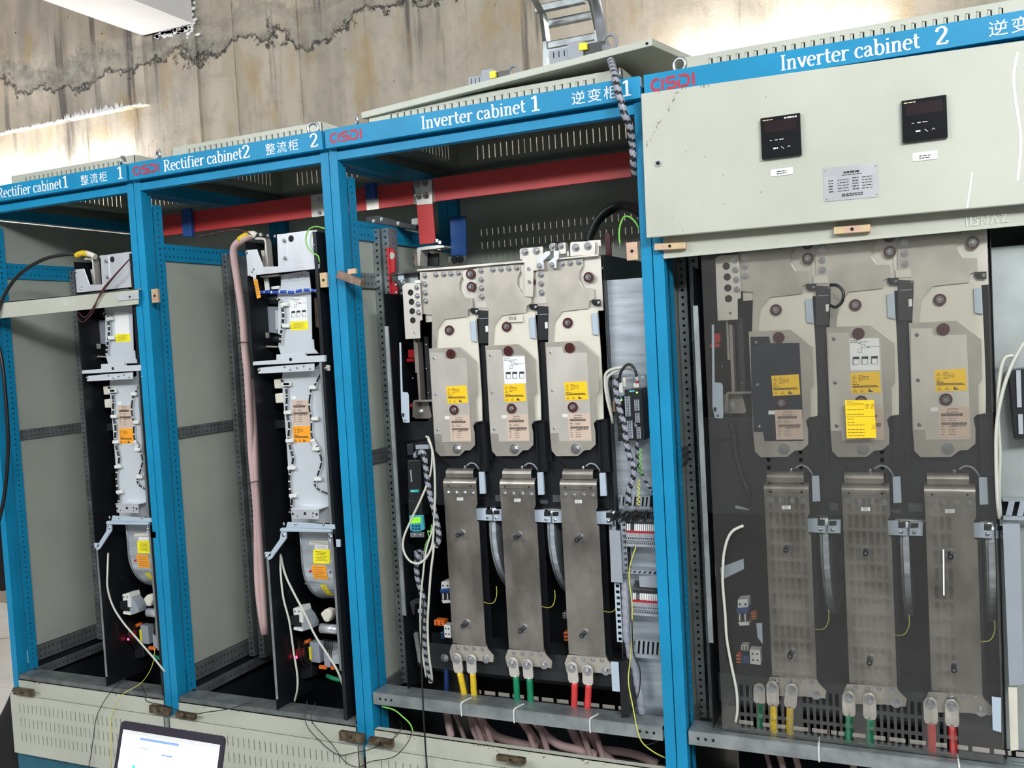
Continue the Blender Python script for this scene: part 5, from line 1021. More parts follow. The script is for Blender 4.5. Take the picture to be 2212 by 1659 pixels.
# third cabinet interior, top right
cable('power_cable', cv(cB, ((785, 590, .30), (815, 500, .30), (870, 390, .30), (960, 300, .30), (1080, 258, .28), (1200, 275, .2), (1290, 330, .12)), 0), .010, 'cable_black', 'outer thick black cable arching behind the modules', group='black cables arching in the third cabinet')
cable('power_cable', cv(cB, ((800, 590, .33), (835, 500, .33), (890, 400, .33), (980, 325, .33), (1080, 292, .30), (1190, 312, .22), (1290, 370, .14)), 0), .010, 'cable_black', 'inner thick black cable arching behind the modules', group='black cables arching in the third cabinet')
cable('earth_wire', cv(cB, ((1075, 605, .05), (1068, 540, .05), (1075, 450, .05), (1110, 370, .05), (1160, 368, .04), (1210, 410, .03), (1245, 470, .03)), 0), .0025, 'cable_green', 'yellow-green earth wire looping beside the first post of the right cabinet')
# ---- bright zinc mounting panel with the control gear
t = thing('mounting_panel', W((1345, 1300), .10), 'bright zinc mounting panel standing right of the open power modules', 'panel')
zp = MB(); a, b_ = W((1308, 606), .10), W((1376, 602), .10); zp.box(a.x, -.705, .10, .103, W((1375, 1540), .10).z, a.z); zp.build('sheet', 'zinc_sheet', t, bevel=.0006)
MB().box(a.x-.003, a.x, .09, .103, .46, a.z).build('sheet_flange', 'galvanised', t)
YC = .085
def ctrl_module(q, y, label, th=.05):
    P = [cD(*p) for p in q]; c = W(P[3], y); t = thing('control_module', (c.x, y, c.z), label, 'control module', 'dark control modules')
    MB().poly(P, y-th+.03, th).build('housing', 'black_plastic', t, bevel=.0015); return t
c_ = ctrl_module(((960, 468), (1130, 455), (1165, 970), (985, 978)), .06, 'dark control module with grey terminals, right of the pair on the zinc panel')
yy = .04
sticker(c_, 'maker_label', [cD(1008, 478), cD(1065, 474), cD(1066, 488), cD(1010, 492)], yy, 'teal_label'); label_print(c_, cD(1008, 478), cD(1065, 490), yy-.0008, 'text', 'white_label')
q = W(cD(1088, 497), yy); MB().cyl(q, q+Vector((0, -.002, 0)), .0022, 10).build('indicator_lamp', 'led_green', c_)
for (a, b_) in (((968, 535), (1018, 735)), ((990, 780), (1042, 955)), ((1062, 570), (1108, 680)), ((1085, 845), (1122, 955)), ((1070, 700), (1112, 800))):
    o = MB().pbox(cD(*a), cD(*b_), yy-.006, .008).build('terminal_strip', 'grey_plastic' if b_[1] != 955 or a[0] < 1000 else 'terminal_grey', c_); A, B = W(cD(*a), yy-.006), W(cD(*b_), yy-.006); n = int((A.z-B.z)/.0042); h = MB()
    for k in range(n):
        z = A.z-(k+.5)*(A.z-B.z)/n
        for u in (.3, .72): x = A.x+(B.x-A.x)*u; h.box(x-.0016, x+.0016, yy-.0066, yy-.006, z-.0011, z+.0011)
    h.build('terminal_holes', 'dark_hole', o, kind='stuff')
c_ = ctrl_module(((880, 560), (965, 520), (985, 975), (900, 985)), .07, 'dark control module half hidden behind the spiral wrapped loom')
q = W(cD(932, 572), .05); MB().cyl(q, q+Vector((0, -.002, 0)), .0022, 10).build('indicator_lamp', 'led_green', c_); sticker(c_, 'maker_label', [cD(915, 548), cD(940, 546), cD(940, 558), cD(915, 560)], .05, 'teal_label')
for k in range(6): screw(c_, cD(905+3*k, 600+62*k), .05, .0015)
t = thing('plug_group', W(cD(1000, 460), .06), 'white and red cable plugs on top of the dark control modules', 'plug')
for (a, b_, m) in (((1050, 405), (1110, 450), 'cream_board'), ((1075, 380), (1100, 410), 'red_plastic'), ((1080, 340), (1098, 382), 'white_plastic'), ((905, 400), (945, 500), 'white_plastic'), ((945, 350), (975, 440), 'cream_board')): MB().pbox(cD(*a), cD(*b_), .06, .012).build('plug', m, t, bevel=.001)
solo(MB().pbox(cD(845, 580), cD(870, 688), .07, .01), 'brass_clip', 'zinc_yellow', 'small brass clip on the edge of the zinc panel', 'clip')
for k, (a, b_) in enumerate((((985, 340), (1045, 365)), ((1062, 338), (1098, 362)), ((1125, 332), (1165, 355)))): solo(MB().pbox(cD(*a), cD(*b_), .098, .0015), 'paper_tag', 'white_label', ('left', 'middle', 'right')[k] + ' small white tag on the zinc panel above the control modules', 'tag', 'white tags on the zinc panel')
cable('control_lead', cv(cD, ((915, 400), (925, 300), (980, 225), (1030, 225), (1070, 280), (1085, 340)), .03), .004, 'cable_black', 'black lead looping above the dark control modules')
cable('control_lead', cv(cD, ((1040, 255, .05), (950, 250, .05), (860, 260, .05), (785, 300, .05), (768, 380, .05), (790, 560, .05), (835, 740, .06), (845, 800, .08)), 0), .0042, 'cable_white', 'outer grey-white lead bending left of the control modules', group='grey-white leads by the control modules')
cable('control_lead', cv(cD, ((1100, 310, .055), (1040, 270, .055), (960, 262, .055), (880, 285, .055), (800, 340, .055), (785, 430, .055), (815, 600, .06), (840, 760, .08)), 0), .0042, 'cable_white', 'inner grey-white lead bending left of the control modules', group='grey-white leads by the control modules')
cable('coiled_wire', [(cD(1120+14*math.sin(k*1.3), 1060+(k*14)/1.5)[0], cD(0, 1060+k*9.4)[1], .05) for k in range(28)], .0016, 'cable_green', 'green-yellow wire wound in a small coil below the control modules', sub=3)
cable('coiled_wire', [(cF(1103+13*math.sin(k*1.5), 0)[0], cF(0, -20+k*10)[1], .045) for k in range(27)], .0016, 'cable_yellow', 'yellow zigzag wire above the slotted cable duct', sub=3)
def wrapped(name, pts, r, label, m2='cable_black', turns=3, n=12, sub=9):
    P = spline([W(p[:2], p[2]) for p in pts], 14); L_ = sum((P[i+1]-P[i]).length for i in range(len(P)-1)); m = max(10, int(L_/.0042)); res = [P[0]]; d = 0; step = L_/m; acc = 0
    for i in range(len(P)-1):
        seg = (P[i+1]-P[i]).length
        while acc+seg >= step*len(res) and len(res) <= m: res.append(P[i].lerp(P[i+1], (step*len(res)-acc)/max(seg, 1e-9)))
        acc += seg
    b = MB(); b.tube(res, r, n, 1) if False else None
    T = [(res[min(i+1, len(res)-1)]-res[max(i-1, 0)]).normalized() for i in range(len(res))]; u = T[0].cross(Vector((0, 1, 0))).normalized(); vs = []; fs = []; ms = []
    for i, p in enumerate(res):
        u = (u-T[i]*u.dot(T[i])).normalized(); w = T[i].cross(u)
        for j in range(n): 
            k0 = ((i+j*6/n) % 6) < 2.3; vs.append(p+(u*math.cos(2*math.pi*j/n)+w*math.sin(2*math.pi*j/n))*(r*(.90 if k0 else 1.0)))
    for i in range(len(res)-1):
        for j in range(n): fs.append((i*n+j, i*n+(j+1) % n, (i+1)*n+(j+1) % n, (i+1)*n+j)); ms.append(1 if ((i+j*6/n) % 6) < 2.3 else 0)
    b.v = [tuple(v) for v in vs]; b.f = fs; b.m = ms
    return solo(b, name, ['wrap_grey', m2], label, 'cable', 'spiral wrapped looms', smooth=False)
wrapped('wrapped_loom', cv(cD, ((885, 350), (880, 450), (890, 560), (925, 700), (965, 830), (975, 960), (1000, 1080), (1030, 1180), (1060, 1270), (1040, 1380), (1005, 1480), (1005, 1620)), .035), .0085, 'black and grey spiral wrapped loom hanging in front of the control modules')
wrapped('wrapped_loom', cv(cD, ((1075, 780, .04), (1085, 900, .05), (1088, 1060, .06), (1095, 1180, .06), (1130, 1300, .06), (1190, 1410, .05), (1250, 1490, .03)), 0), .0052, 'thin spiral wrapped loom curving right below the control modules')
# slotted ducts, terminal rows
def duct(label, q, y, th, slots, m='grey_plastic', grp='slotted grey cable ducts', vertical=False):
    a, b_ = q; A, B = W(a, y), W(b_, y); x0, x1, z1, z0 = A.x, B.x, A.z, B.z; t = thing('cable_duct', ((x0+x1)/2, y, z0), label, 'cable duct', grp)
    if vertical: us = [x0, x0+(x1-x0)*.25, x1-(x1-x0)*.12, x1]; vs = slot_cells(slots, (z1-z0)/slots*.5, (z1-z0)/slots, z0, z1)
    else: vs = [z0, z0+(z1-z0)*.15, z1-(z1-z0)*.25, z1]; us = slot_cells(slots, (x1-x0)/slots*.5, (x1-x0)/slots, x0, x1)
    sk = (lambda i, j: i == 1 and j % 2 == 1) if vertical else (lambda i, j: j == 1 and i % 2 == 1)
    MB().grid(us, vs, sk, lambda u, v, t_: (u, y+t_, v), .0015).build('slotted_wall', m, t)
    MB().box(x0, x1, y+.03, y+.032, z0, z1).build('duct_back', 'dark_steel', t)
    return t
def duct_run(label, q, y, nsl, slant=12):                            # a horizontal duct seen from above: leaning fingers over a lid
    a, b_ = q; A, B = W(a, y), W(b_, y); t = thing('cable_duct', ((A.x+B.x)/2, y, B.z), label, 'cable duct', 'slotted grey cable ducts'); n = nsl; w = (B.x-A.x)/n; h = A.z-B.z
    fg = MB()
    for k in range(n): x = A.x+w*(k+.2); fg.prism([(x, B.z+h*.2), (x+w*.55, B.z+h*.2), (x+w*.9, A.z), (x+w*.35, A.z)], y, .002)
    fg.build('fingers', 'grey_plastic', t, kind='stuff'); MB().box(A.x, B.x, y, y+.002, B.z, B.z+h*.22).box(A.x, B.x, y, y+.04, A.z, A.z+.002).build('duct_wall', 'grey_plastic', t); MB().box(A.x, B.x, y+.035, y+.037, B.z, A.z).build('duct_back', 'dark_steel', t); return t
duct_run('slotted grey cable duct just above the upper terminal row', (cF(905, 150), (1405, 1100)), .06, 8)
duct_run('slotted grey cable duct at mid height with a lid piece over it', (cF(1005, 885), (1425, 1243)), .06, 6)
duct_run('slotted grey cable duct at the bottom of the zinc panel', (cF(1050, 1580), (1430, 1425)), .06, 6)
solo(MB().poly([cF(1105, 945), cF(1270, 940), cF(1292, 945), cF(1292, 1060), cF(1115, 1050)], .05, .01), 'duct_lid', 'grey_plastic', 'short grey duct lid between the two terminal rows', 'duct lid')
solo(MB().poly([cF(812, 485), cF(918, 492), cF(945, 1010), cF(830, 1000)], .03, .004), 'duct_lid', 'grey_plastic', 'long flat grey duct lid standing beside the rightmost output bar', 'duct lid')
duct('upright slotted duct behind the long flat lid', (cF(925, 400), cF(1000, 920)), .05, .02, 9, vertical=True)
duct('upright slotted duct of dark fingers below the long flat lid', (cF(860, 1010), cF(945, 1600)), .045, .02, 10, 'blue_grey_plastic', vertical=True)
wrapped('wrapped_loom', cv(cF, ((968, 1000, .05), (972, 1200, .045), (980, 1400, .045), (985, 1540, .045), (1010, 1640, .05)), 0)+cv(cH, ((1030, 560, .05), (1070, 680, .05), (1095, 820, .05), (1125, 950, .05), (1140, 1120, .06)), 0), .011, 'wide grey wrapped loom running down the bottom of the zinc panel', 'wrap_grey')
def terminal_row(q, y, label, n=16):
    a, b_ = q; A, B = W(a, y), W(b_, y); t = thing('terminal_row', ((A.x+B.x)/2, y, B.z), label, 'terminal row', 'grey terminal rows'); w = (B.x-A.x)/n; h = A.z-B.z
    for k in range(n):
        x = A.x+w*k; o = MB().box(x+.0004, x+w-.0004, y, y+.03, B.z, B.z+h*.62).box(x+.0004, x+w-.0004, y-.006, y, B.z+h*.30, B.z+h*.50).build('terminal', 'terminal_grey', t)
        if k == 0: hm = MB()
        hm.box(x+w*.3, x+w*.7, y-.0066, y-.006, B.z+h*.36, B.z+h*.44); hm.box(x+w*.3, x+w*.7, y-.0006, y, B.z+h*.12, B.z+h*.2)
    hm.build('terminal_holes', 'dark_hole', t, kind='stuff')
    MB().box(A.x, B.x, y-.001, y+.02, B.z+h*.62, B.z+h*.67).build('marker_strip', 'red_plastic', t)
    for k in range(n):
        if k in (2, 3): continue
        x = A.x+w*(k+.5); MB().prism([(x-w*.35, B.z+h*.70), (x+w*.25, B.z+h*.70), (x+w*.45, A.z), (x-w*.15, A.z)], y+.004, .006).build('wire_marker', 'white_label', t); 
    for k in range(0, n, 1): x = A.x+w*(k+.5); MB().tube([(x+w*.1, y+.01, A.z-.002), (x+w*.3, y+.012, A.z+.012), (x+w*.5, y+.03, A.z+.03)], .0018, 5, 3).build('wire', 'cable_black', t)
    return t
terminal_row((cF(975, 425), (1420, 1183)), .045, 'upper row of grey terminals with white wire markers')
terminal_row((cF(1035, 1115), (1428, 1333)), .045, 'lower row of grey terminals with white wire markers')
b = MB()
for k in range(14):
    a = (700+18*k % 260+150, 330+10*(k % 4)); P = [cF(820+22*k, 400-8*(k % 5)), cF(860+24*k, 330-12*(k % 3)), cF(900+24*k, 300+30*(k % 4)), cF(940+20*k, 360)]
    b.tube([W(p, .04+.004*(k % 3)) for p in P], .003, 6, 4)
tag(solo(b, 'wire_bundle', 'cable_black', 'tangled black wires above the upper terminal row', 'wires'), kind='stuff')
cable('yellow_wire', cv(cF, ((1075, 655, .04), (1020, 830, .035), (1010, 980, .03), (1035, 1180, .03), (1040, 1400, .03)), 0)+cv(cH, ((1045, 330, .03), (1020, 600, .03), (1005, 800, .02), (1050, 1050, .0), (1090, 1260, -.01), (1140, 1400, -.01), (1260, 1500, .0), (1380, 1560, .02)), 0), .0017, 'cable_yellow', 'long thin yellow wire hanging in front of the terminal rows')
cable('black_wire', cv(cH, ((1040, 180), (1055, 500), (1120, 680), (1110, 900), (1050, 1050), (1085, 1250), (1150, 1410), (1220, 1420), (1310, 1380)), .02), .0017, 'cable_black', 'thin black wire weaving down beside the yellow wire')
# ---- third cabinet, left side control gear
t = thing('control_unit', W(cC(345, 1560), .06), 'black control unit lettered SINAMICS at the left of the third cabinet', 'control unit')
MB().poly([cC(*p) for p in ((275, 1175), (410, 1170), (415, 1565), (285, 1568))], .06, .06).build('housing', 'black_plastic', t, bevel=.002)
MB().poly([cC(*p) for p in ((285, 1568), (415, 1565), (420, 1700), (290, 1700))], .065, .05).build('lower_housing', 'black_plastic', t, bevel=.002)
MB().poly([cC(*p) for p in ((270, 1010), (330, 1010), (330, 1120), (275, 1120))], .07, .03).build('top_clip', 'dark_steel', t, bevel=.001)
sticker(t, 'maker_label', [cC(*p) for p in ((305, 1465), (388, 1463), (388, 1488), (307, 1490))], .06, 'teal_label')
q = W(cC(325, 1385), .0588); text_mb(tb_ := MB(), 'SINAMICS', q.x, q.z, .0588, .0055, .036, R_(90)); q = W(cC(315, 1484), .0588); text_mb(tb_, 'SIEMENS', q.x, q.z, .0585, .0026, .0135); tb_.build('lettering', 'white_label', t)
t = thing('operator_panel', W(cE(370, 495), .05), 'pale teal operator panel with a lit green display', 'operator panel')
MB().poly([cE(*p) for p in ((290, 342), (425, 338), (440, 480), (400, 500), (340, 502), (303, 490))], .05, .012).build('housing', 'teal_plastic', t, bevel=.002)
MB().poly([cE(*p) for p in ((310, 362), (403, 358), (407, 412), (314, 418))], .049, .001).build('display', 'lcd_green', t)
for i in range(3):
    for j in range(2): MB().pbox(cE(320+31*i, 432+30*j), cE(341+31*i, 454+30*j), .0475, .002).build('button', 'dk_blue_plastic', t, bevel=.0006)
lines(MB(), W(cE(320, 380), .0485).x, W(cE(395, 380), .0485).x, [W(cE(350, 380), .0485).z, W(cE(350, 398), .0485).z], .0485, .0015).build('display_text', 'cable_green', t)
MB().poly([cE(*p) for p in ((303, 510), (440, 505), (443, 555), (308, 555))], .058, .004).build('mounting_foot', 'galvanised', t); [screw(t, cE(*p), .058, .004) for p in ((350, 533), (405, 535))]
MB().poly([cE(*p) for p in ((285, 182), (425, 178), (430, 345), (290, 345))], .068, .04).build('backing_unit', 'black_plastic', t)
wrapped('wrapped_loom', cv(cC, ((345, 1130, .05), (390, 1095, .04), (440, 1110, .035), (460, 1250, .035), (480, 1400, .035), (510, 1560, .035)), 0)+cv(cE, ((500, 130), (545, 300), (575, 430), (590, 560), (565, 650)), .035), .0085, 'black and grey spiral wrapped loom passing beside the operator panel')
wrapped('wrapped_loom', cv(cE, ((395, 690, .045), (370, 800, .045), (375, 950, .045), (410, 1080, .045), (440, 1200, .045), (440, 1400, .045), (450, 1600, .045)), 0)+cv(cG, ((650, 560, .045), (680, 700, .045), (700, 800, .05)), 0), .0085, 'black and grey spiral wrapped loom in the lower left of the third cabinet')
cable('data_cable', cv(cE, ((470, 40, .03), (400, 200, .025), (310, 390, .02), (240, 560, .015), (240, 690, .015), (300, 790, .015), (390, 815, .015), (470, 750, .02), (525, 620, .025), (540, 430, .03), (550, 200, .03))+(), 0)+cv(cC, ((552, 1500, .03), (548, 1300, .03), (530, 1100, .03), (490, 960, .04), (465, 935, .05)), 0), .0036, 'cable_white', 'off-white lead making a large loop below the operator panel', group='off-white leads in the third cabinet')
cable('data_cable', cv(cC, ((500, 1340, .03), (520, 1200, .03), (520, 1060, .03), (480, 960, .04)), 0)+[], .003, 'cable_white', 'short off-white lead rising beside the spiral loom', group='off-white leads in the third cabinet')
cable('data_cable', cv(cE, ((545, 420, .028), (500, 560, .025), (460, 700, .022), (430, 950, .02), (408, 1180, .02), (405, 1400, .02), (412, 1600, .02)), 0)+cv(cG, ((600, 420, .02), (625, 600, .03), (650, 750, .05)), 0), .0030, 'cable_white', 'off-white lead with a grey clip falling straight down', group='off-white leads in the third cabinet')
cable('data_cable', cv(cE, ((535, 600, .03), (535, 700, .025), (510, 900, .02), (490, 1180, .02), (478, 1400, .02), (482, 1600, .02)), 0)+cv(cG, ((680, 560, .02), (700, 690, .03), (710, 790, .05)), 0), .0036, 'cable_white', 'off-white lead nearest the first output bar', group='off-white leads in the third cabinet')
cable('earth_wire', cv(cE, ((520, 430), (505, 500), (480, 490), (490, 560), (470, 600), (455, 640), (445, 700)), .035), .0017, 'cable_green', 'crinkled green-yellow wire under the operator panel', sub=4)
t = duct('short slotted duct tilted under the operator panel', (cE(345, 690), cE(445, 800)), .05, .02, 3)
solo(MB().pbox(cE(380, 1275), cE(433, 1312), .012, .012), 'cable_clip', 'grey_plastic', 'grey clip on the straight off-white lead', 'clip', bevel=.001)
solo(MB().poly([cE(300, 1195), cE(380, 1160), cE(400, 1180), cE(395, 1215), cE(350, 1215), cE(345, 1330), cE(330, 1330)], .05, .008), 'cable_bracket', 'dark_steel', 'dark bent bracket at the lower left of the third cabinet', 'bracket')
solo(MB().poly([cC(355, 1020), cC(485, 1018), cC(487, 1060), cC(360, 1065)], .04, .015), 'strain_clamp', 'grey_plastic', 'grey strain clamp above the spiral loom', 'clamp', bevel=.001)
solo(MB().poly([cG(523, 320), cG(540, 300), (cG(562, 310)), cG(605, 590), cG(585, 615), cG(570, 600)], .04, .006), 'hinge_arm', 'galvanised_dull', 'slim zinc arm at the bottom left of the third cabinet', 'bracket')
def breaker_at(c, P0, s, y, label, m='white_plastic'):
    P = lambda a, b_: P0(c[0]+a*s, c[1]+b_*s); q = W(P(40, 180), y); t = thing('circuit_breaker', (q.x, y, q.z), label, 'circuit breaker', 'white two-pole breakers')
    MB().poly([P(5, 0), P(80, -6), P(82, 60), P(4, 68)], y, .04).build('upper_body', m, t, bevel=.001); MB().poly([P(-8, 68), P(84, 60), P(86, 100), P(-4, 100)], y-.008, .05).build('front_body', 'dk_blue_plastic', t, bevel=.001)
    MB().poly([P(0, 100), P(86, 100), P(88, 160), P(6, 165)], y-.002, .03).build('toggle_recess', 'black_plastic', t)
    for a in (15, 55): MB().poly([P(a, 105), P(a+8, 105), P(a+10, 160), P(a+2, 160)], y-.006, .01).build('toggle', m, t)
    MB().poly([P(4, 163), P(88, 160), P(90, 190), P(20, 195)], y, .03).build('lower_body', m, t, bevel=.001)
    for a in (22, 62): q = W(P(a, 34), y); MB().cyl(q+Vector((0, -.0004, 0)), q+Vector((0, .002, 0)), .003, 10).build('terminal_hole', 'dark_hole', t)
    return t
breaker_at((608, 1000), cE, 1.1, .13, 'white two-pole breaker half hidden behind the first output bar')
breaker_at((405, 345), cM, 1.05, .10, 'white two-pole breaker behind the clear sheet')
def conn_block(P0, q, y, m, label, grp='small connector blocks'):
    A, B = W(P0(*q[0]), y), W(P0(*q[1]), y); t = thing('connector_block', ((A.x+B.x)/2, y, B.z), label, 'connector block', grp); MB().box(A.x, B.x, y, y+.03, B.z, A.z).build('body', m, t, bevel=.0012)
    for u in (.28, .72):
        for v in (.3, .72): x, z = A.x+(B.x-A.x)*u, B.z+(A.z-B.z)*v; MB().cyl((x, y-.0004, z), (x, y+.001, z), .0026, 10).build('terminal_hole', 'dark_hole', t)
    return t
conn_block(cE, ((638, 1428), (712, 1560)), .10, 'white_plastic', 'white connector block beside the bottom of the first output bar')
conn_block(cE, ((540, 1380), (640, 1440)), .12, 'orange_plastic', 'orange connector left of the first output bar')
conn_block(cE, ((605, 1500), (640, 1570)), .12, 'dk_blue_plastic', 'blue connector left of the first output bar')
conn_block(cF, ((355, 1500), (400, 1590)), .14, 'orange_plastic', 'orange connector between the middle and right output bars')
conn_block(cF, ((345, 1310), (392, 1365)), .14, 'grey_plastic', 'grey connector tab between the middle and right output bars')
conn_block(cM, ((502, 732), (590, 855)), .09, 'white_plastic', 'white connector block behind the clear sheet beside the yellow cables')
conn_block(cM, ((510, 450), (548, 500)), .11, 'orange_plastic', 'upper orange connector behind the clear sheet')
conn_block(cM, ((398, 775), (432, 840)), .11, 'orange_plastic', 'lower orange connector behind the clear sheet')
conn_block(cM, ((438, 785), (500, 845)), .11, 'dk_blue_plastic', 'blue connector row behind the clear sheet')
conn_block(cM, ((435, 700), (490, 745)), .11, 'cream_board', 'cream connector behind the clear sheet')
solo(MB().poly([cM(270, 95), cM(455, 25), cM(460, 105), cM(285, 190)], .09, .002), 'slotted_bracket', 'blue_grey_plastic', 'pale slotted bracket behind the left edge of the clear sheet', 'bracket')
solo(MB().poly([cM(555, 530), cM(600, 528), cM(605, 690), cM(565, 640)], .08, .003), 'grey_fin', 'blue_grey_plastic', 'pale grey fin beside the white breaker behind the clear sheet', 'plate')
cable('data_cable', cv(cK, ((548, 1290, .012), (450, 1340, .012), (395, 1430, .012), (365, 1560, .012), (355, 1659, .012)), 0)+cv(cM, ((298, 30, .012), (292, 200, .012), (312, 450, .012), (325, 650, .012), (360, 850, .012), (400, 1050, .012), (408, 1200, .012), (395, 1300, .02)), 0), .0036, 'cable_white', 'off-white lead falling in front of the clear sheet at its left', group='off-white leads at the right cabinet')
for k in range(3): cable('small_lead', cv(cK, ((355, 1095+20*k, .10), (400, 1080+18*k, .09), (500, 1110+8*k, .08), (600, 1140, .08)), 0), .002, 'cable_grey', ('upper', 'middle', 'lower')[k] + ' one of three thin grey leads left of the first output bar behind the sheet', group='thin grey leads behind the sheet')
cable('black_harness', cv(cK, ((430, 330, .07), (460, 440, .07), (470, 580, .07), (500, 700, .07), (540, 850, .07), (590, 960, .07), (600, 1100, .08)), 0), .0085, 'cable_black', 'thick black harness with white ties behind the clear sheet')
cable('gate_lead', cv(cI, ((1370, 590, .012), (1440, 600, .0), (1490, 660, -.005), (1480, 750, -.005), (1420, 800, .0), (1370, 785, .012)), 0), .004, 'cable_black', 'black looped lead at the gate opening of the middle module, right cabinet')
# right end of the second inverter: panel, module edge, ducts, leads
t = thing('mounting_panel', (W((2200, 1200), .10).x, .10, .47), 'grey-green mounting panel at the right edge of the picture', 'panel')
MB().box(W((2140, 800), .10).x, .31, .10, .103, .47, W((2175, 532), .10).z).build('sheet', 'panel_grey', t)
t = thing('control_module', W((2190, 950), .05), 'dark control module cut by the right edge of the picture', 'control module', 'dark control modules')
MB().poly([(2178, 800), (2260, 790), (2270, 945), (2192, 950)], .04, .05).build('housing', 'black_plastic', t, bevel=.002)
for k, (a, b_) in enumerate((((2196, 800), (2206, 880)), ((2200, 895), (2210, 938)))): MB().pbox(a, b_, .035, .006).build('terminal_strip', 'terminal_grey', t)
cable('data_cable', [(2212, 740, .02), (2185, 790, .02), (2165, 850, .02), (2153, 920, .02), (2152, 1000, .02), (2155, 1080, .02), (2158, 1120, .04)], .0042, 'cable_white', 'cream lead falling right of the clear sheet, outer one', group='cream leads at the right edge')
cable('data_cable', [(2200, 768, .03), (2170, 775, .03), (2158, 830, .03), (2156, 900, .03), (2160, 980, .03), (2158, 1060, .03), (2161, 1115, .045)], .0042, 'cable_white', 'cream lead falling right of the clear sheet, inner one', group='cream leads at the right edge')
duct_run('slotted grey cable duct at the right edge of the picture', ((2166, 1083), (2290, 1126)), .05, 5)
solo(MB().poly([(2166, 1132), (2203, 1133), (2212, 1478), (2180, 1482)], .03, .02), 'duct_lid', 'grey_plastic', 'tall grey duct lid at the right edge of the picture', 'duct lid')
solo(MB().poly([(2178, 1484), (2197, 1485), (2200, 1620), (2183, 1622)], .04, .004), 'side_flange', 'cream_board', 'pale upright flange below the tall duct lid', 'plate')
solo(MB().poly([cN(1238, 1102), cN(1310, 1112), cN(1312, 1382), cN(1245, 1362)], .012, .002), 'foot_bracket', 'blue_grey_plastic', 'pale grey foot bracket at the lower right corner of the clear sheet', 'bracket')
# cable ties over the bottom rails
for k, (c, lab) in enumerate((((994, 1520), 'left'), ((1108, 1534), 'middle'), ((1271, 1556), 'right'))):
    q = WZ(c, .4645); solo(MB().tube([q+Vector((.012, .05, .0)), q+Vector((.006, .02, .002)), (q.x, -.003, .462), (q.x-.001, -.004, .44), (q.x-.001, -.003, .424)], .0022, 6, 4), 'cable_tie', 'white_plastic', f'white cable tie over the third cabinet bottom rail, {lab} one', 'cable tie', 'white ties on the bottom rails')
for c, lab in (((1769, 1610), 'left'), ((2071, 1640), 'right')):
    q = WZ(c, .4645); solo(MB().tube([q+Vector((-.004, .05, .0)), (q.x, -.003, .462), (q.x, -.004, .44), (q.x, -.003, .424)], .0022, 6, 4), 'cable_tie', 'white_plastic', f'white cable tie over the right cabinet bottom rail, {lab} one', 'cable tie', 'white ties on the bottom rails')
# thick cables on the floor of the third cabinet
for k, (pts, r) in enumerate(((((855, 1100), (880, 1250), (900, 1340)), .012), (((1090, 1130), (1130, 1280), (1190, 1400)), .012), (((1150, 1150), (1230, 1290), (1290, 1400)), .013), (((1180, 1180), (1330, 1330), (1560, 1410), (1780, 1450)), .014), (((1600, 1190), (1680, 1300), (1760, 1400), (1840, 1470)), .012), (((1730, 1200), (1850, 1330), (1930, 1400)), .012))):
    cable('floor_cable', [(*cG(*p), .14+.03*k) for p in pts], r, 'cable_pink', ('first', 'second', 'third', 'fourth', 'fifth', 'sixth')[k] + ' from left of the pale pink cables below the rail', group='pale pink cables below the third cabinet rail', n=12)
for k, pts in enumerate((((130, 1290), (300, 1420), (520, 1480), (700, 1530)), ((430, 1260), (500, 1400), (600, 1500), (700, 1570)), ((600, 1270), (680, 1420), (780, 1540), (850, 1600)), ((760, 1480), (950, 1500), (1120, 1540), (1300, 1620)))):
    cable('floor_cable', [(*cH(*p), .16+.03*k) for p in pts], .013, 'cable_pink', ('seventh', 'eighth', 'ninth', 'tenth')[k] + ' from left of the pale pink cables below the rail', group='pale pink cables below the third cabinet rail', n=12)
# thin test wires hanging over the aprons
cable('test_wire', [(915, 1300, .01), (910, 1400, .0), (913, 1500, -.02), (917, 1580, -.04), (921, 1640, -.045), (925, 1700, -.045)], .0028, 'cable_black', 'black lead hanging over the third cabinet apron')
cable('test_wire', [(664, 1510, -.005), (660, 1560, -.035), (690, 1600, -.035), (730, 1630, -.04), (770, 1625, -.045), (800, 1618, -.045), (850, 1595, -.04), (868, 1570, -.03), (862, 1555, .03)], .0013, 'cable_black', 'upper black wire sagging across the blue post', group='thin black test wires')
cable('test_wire', [(682, 1515, -.005), (672, 1550, -.035), (682, 1570, -.035), (715, 1605, -.04), (745, 1645, -.045), (775, 1657, -.045), (800, 1645, -.045), (850, 1635, -.045), (880, 1605, -.04), (889, 1580, -.02), (888, 1570, .03)], .0013, 'cable_black', 'lower black wire sagging across the blue post', group='thin black test wires')
cable('test_wire', [(270, 1465, .0), (235, 1500, -.035), (210, 1545, -.04), (202, 1590, -.04), (195, 1640, -.04), (185, 1680, -.04)], .0014, 'cable_black', 'black wire hanging over the leftmost apron', group='thin black test wires')
cable('test_wire', [(305, 1480, .0), (315, 1500, -.03), (318, 1515, -.035), (360, 1525, -.035), (410, 1542, -.045), (450, 1538, -.04), (500, 1530, -.03), (560, 1510, .0)], .0016, 'cable_black', 'black wires draped across the post between the first two cabinets', group='thin black test wires')
cable('earth_wire', cv(cG, ((210, 1045, .0), (330, 1080, -.01), (420, 1150, -.02), (490, 1220, -.02), (518, 1290, -.02)), 0), .0022, 'cable_green', 'green-yellow wire sprouting from the blue post over the apron')
cable('yellow_wire', [(335, 1400, .0), (328, 1440, .0), (305, 1475, .0), (265, 1500, -.035), (248, 1530, -.035), (240, 1560, -.035), (240, 1660, -.04)], .0012, 'cable_yellow', 'thin yellowish wire hanging over the leftmost apron')
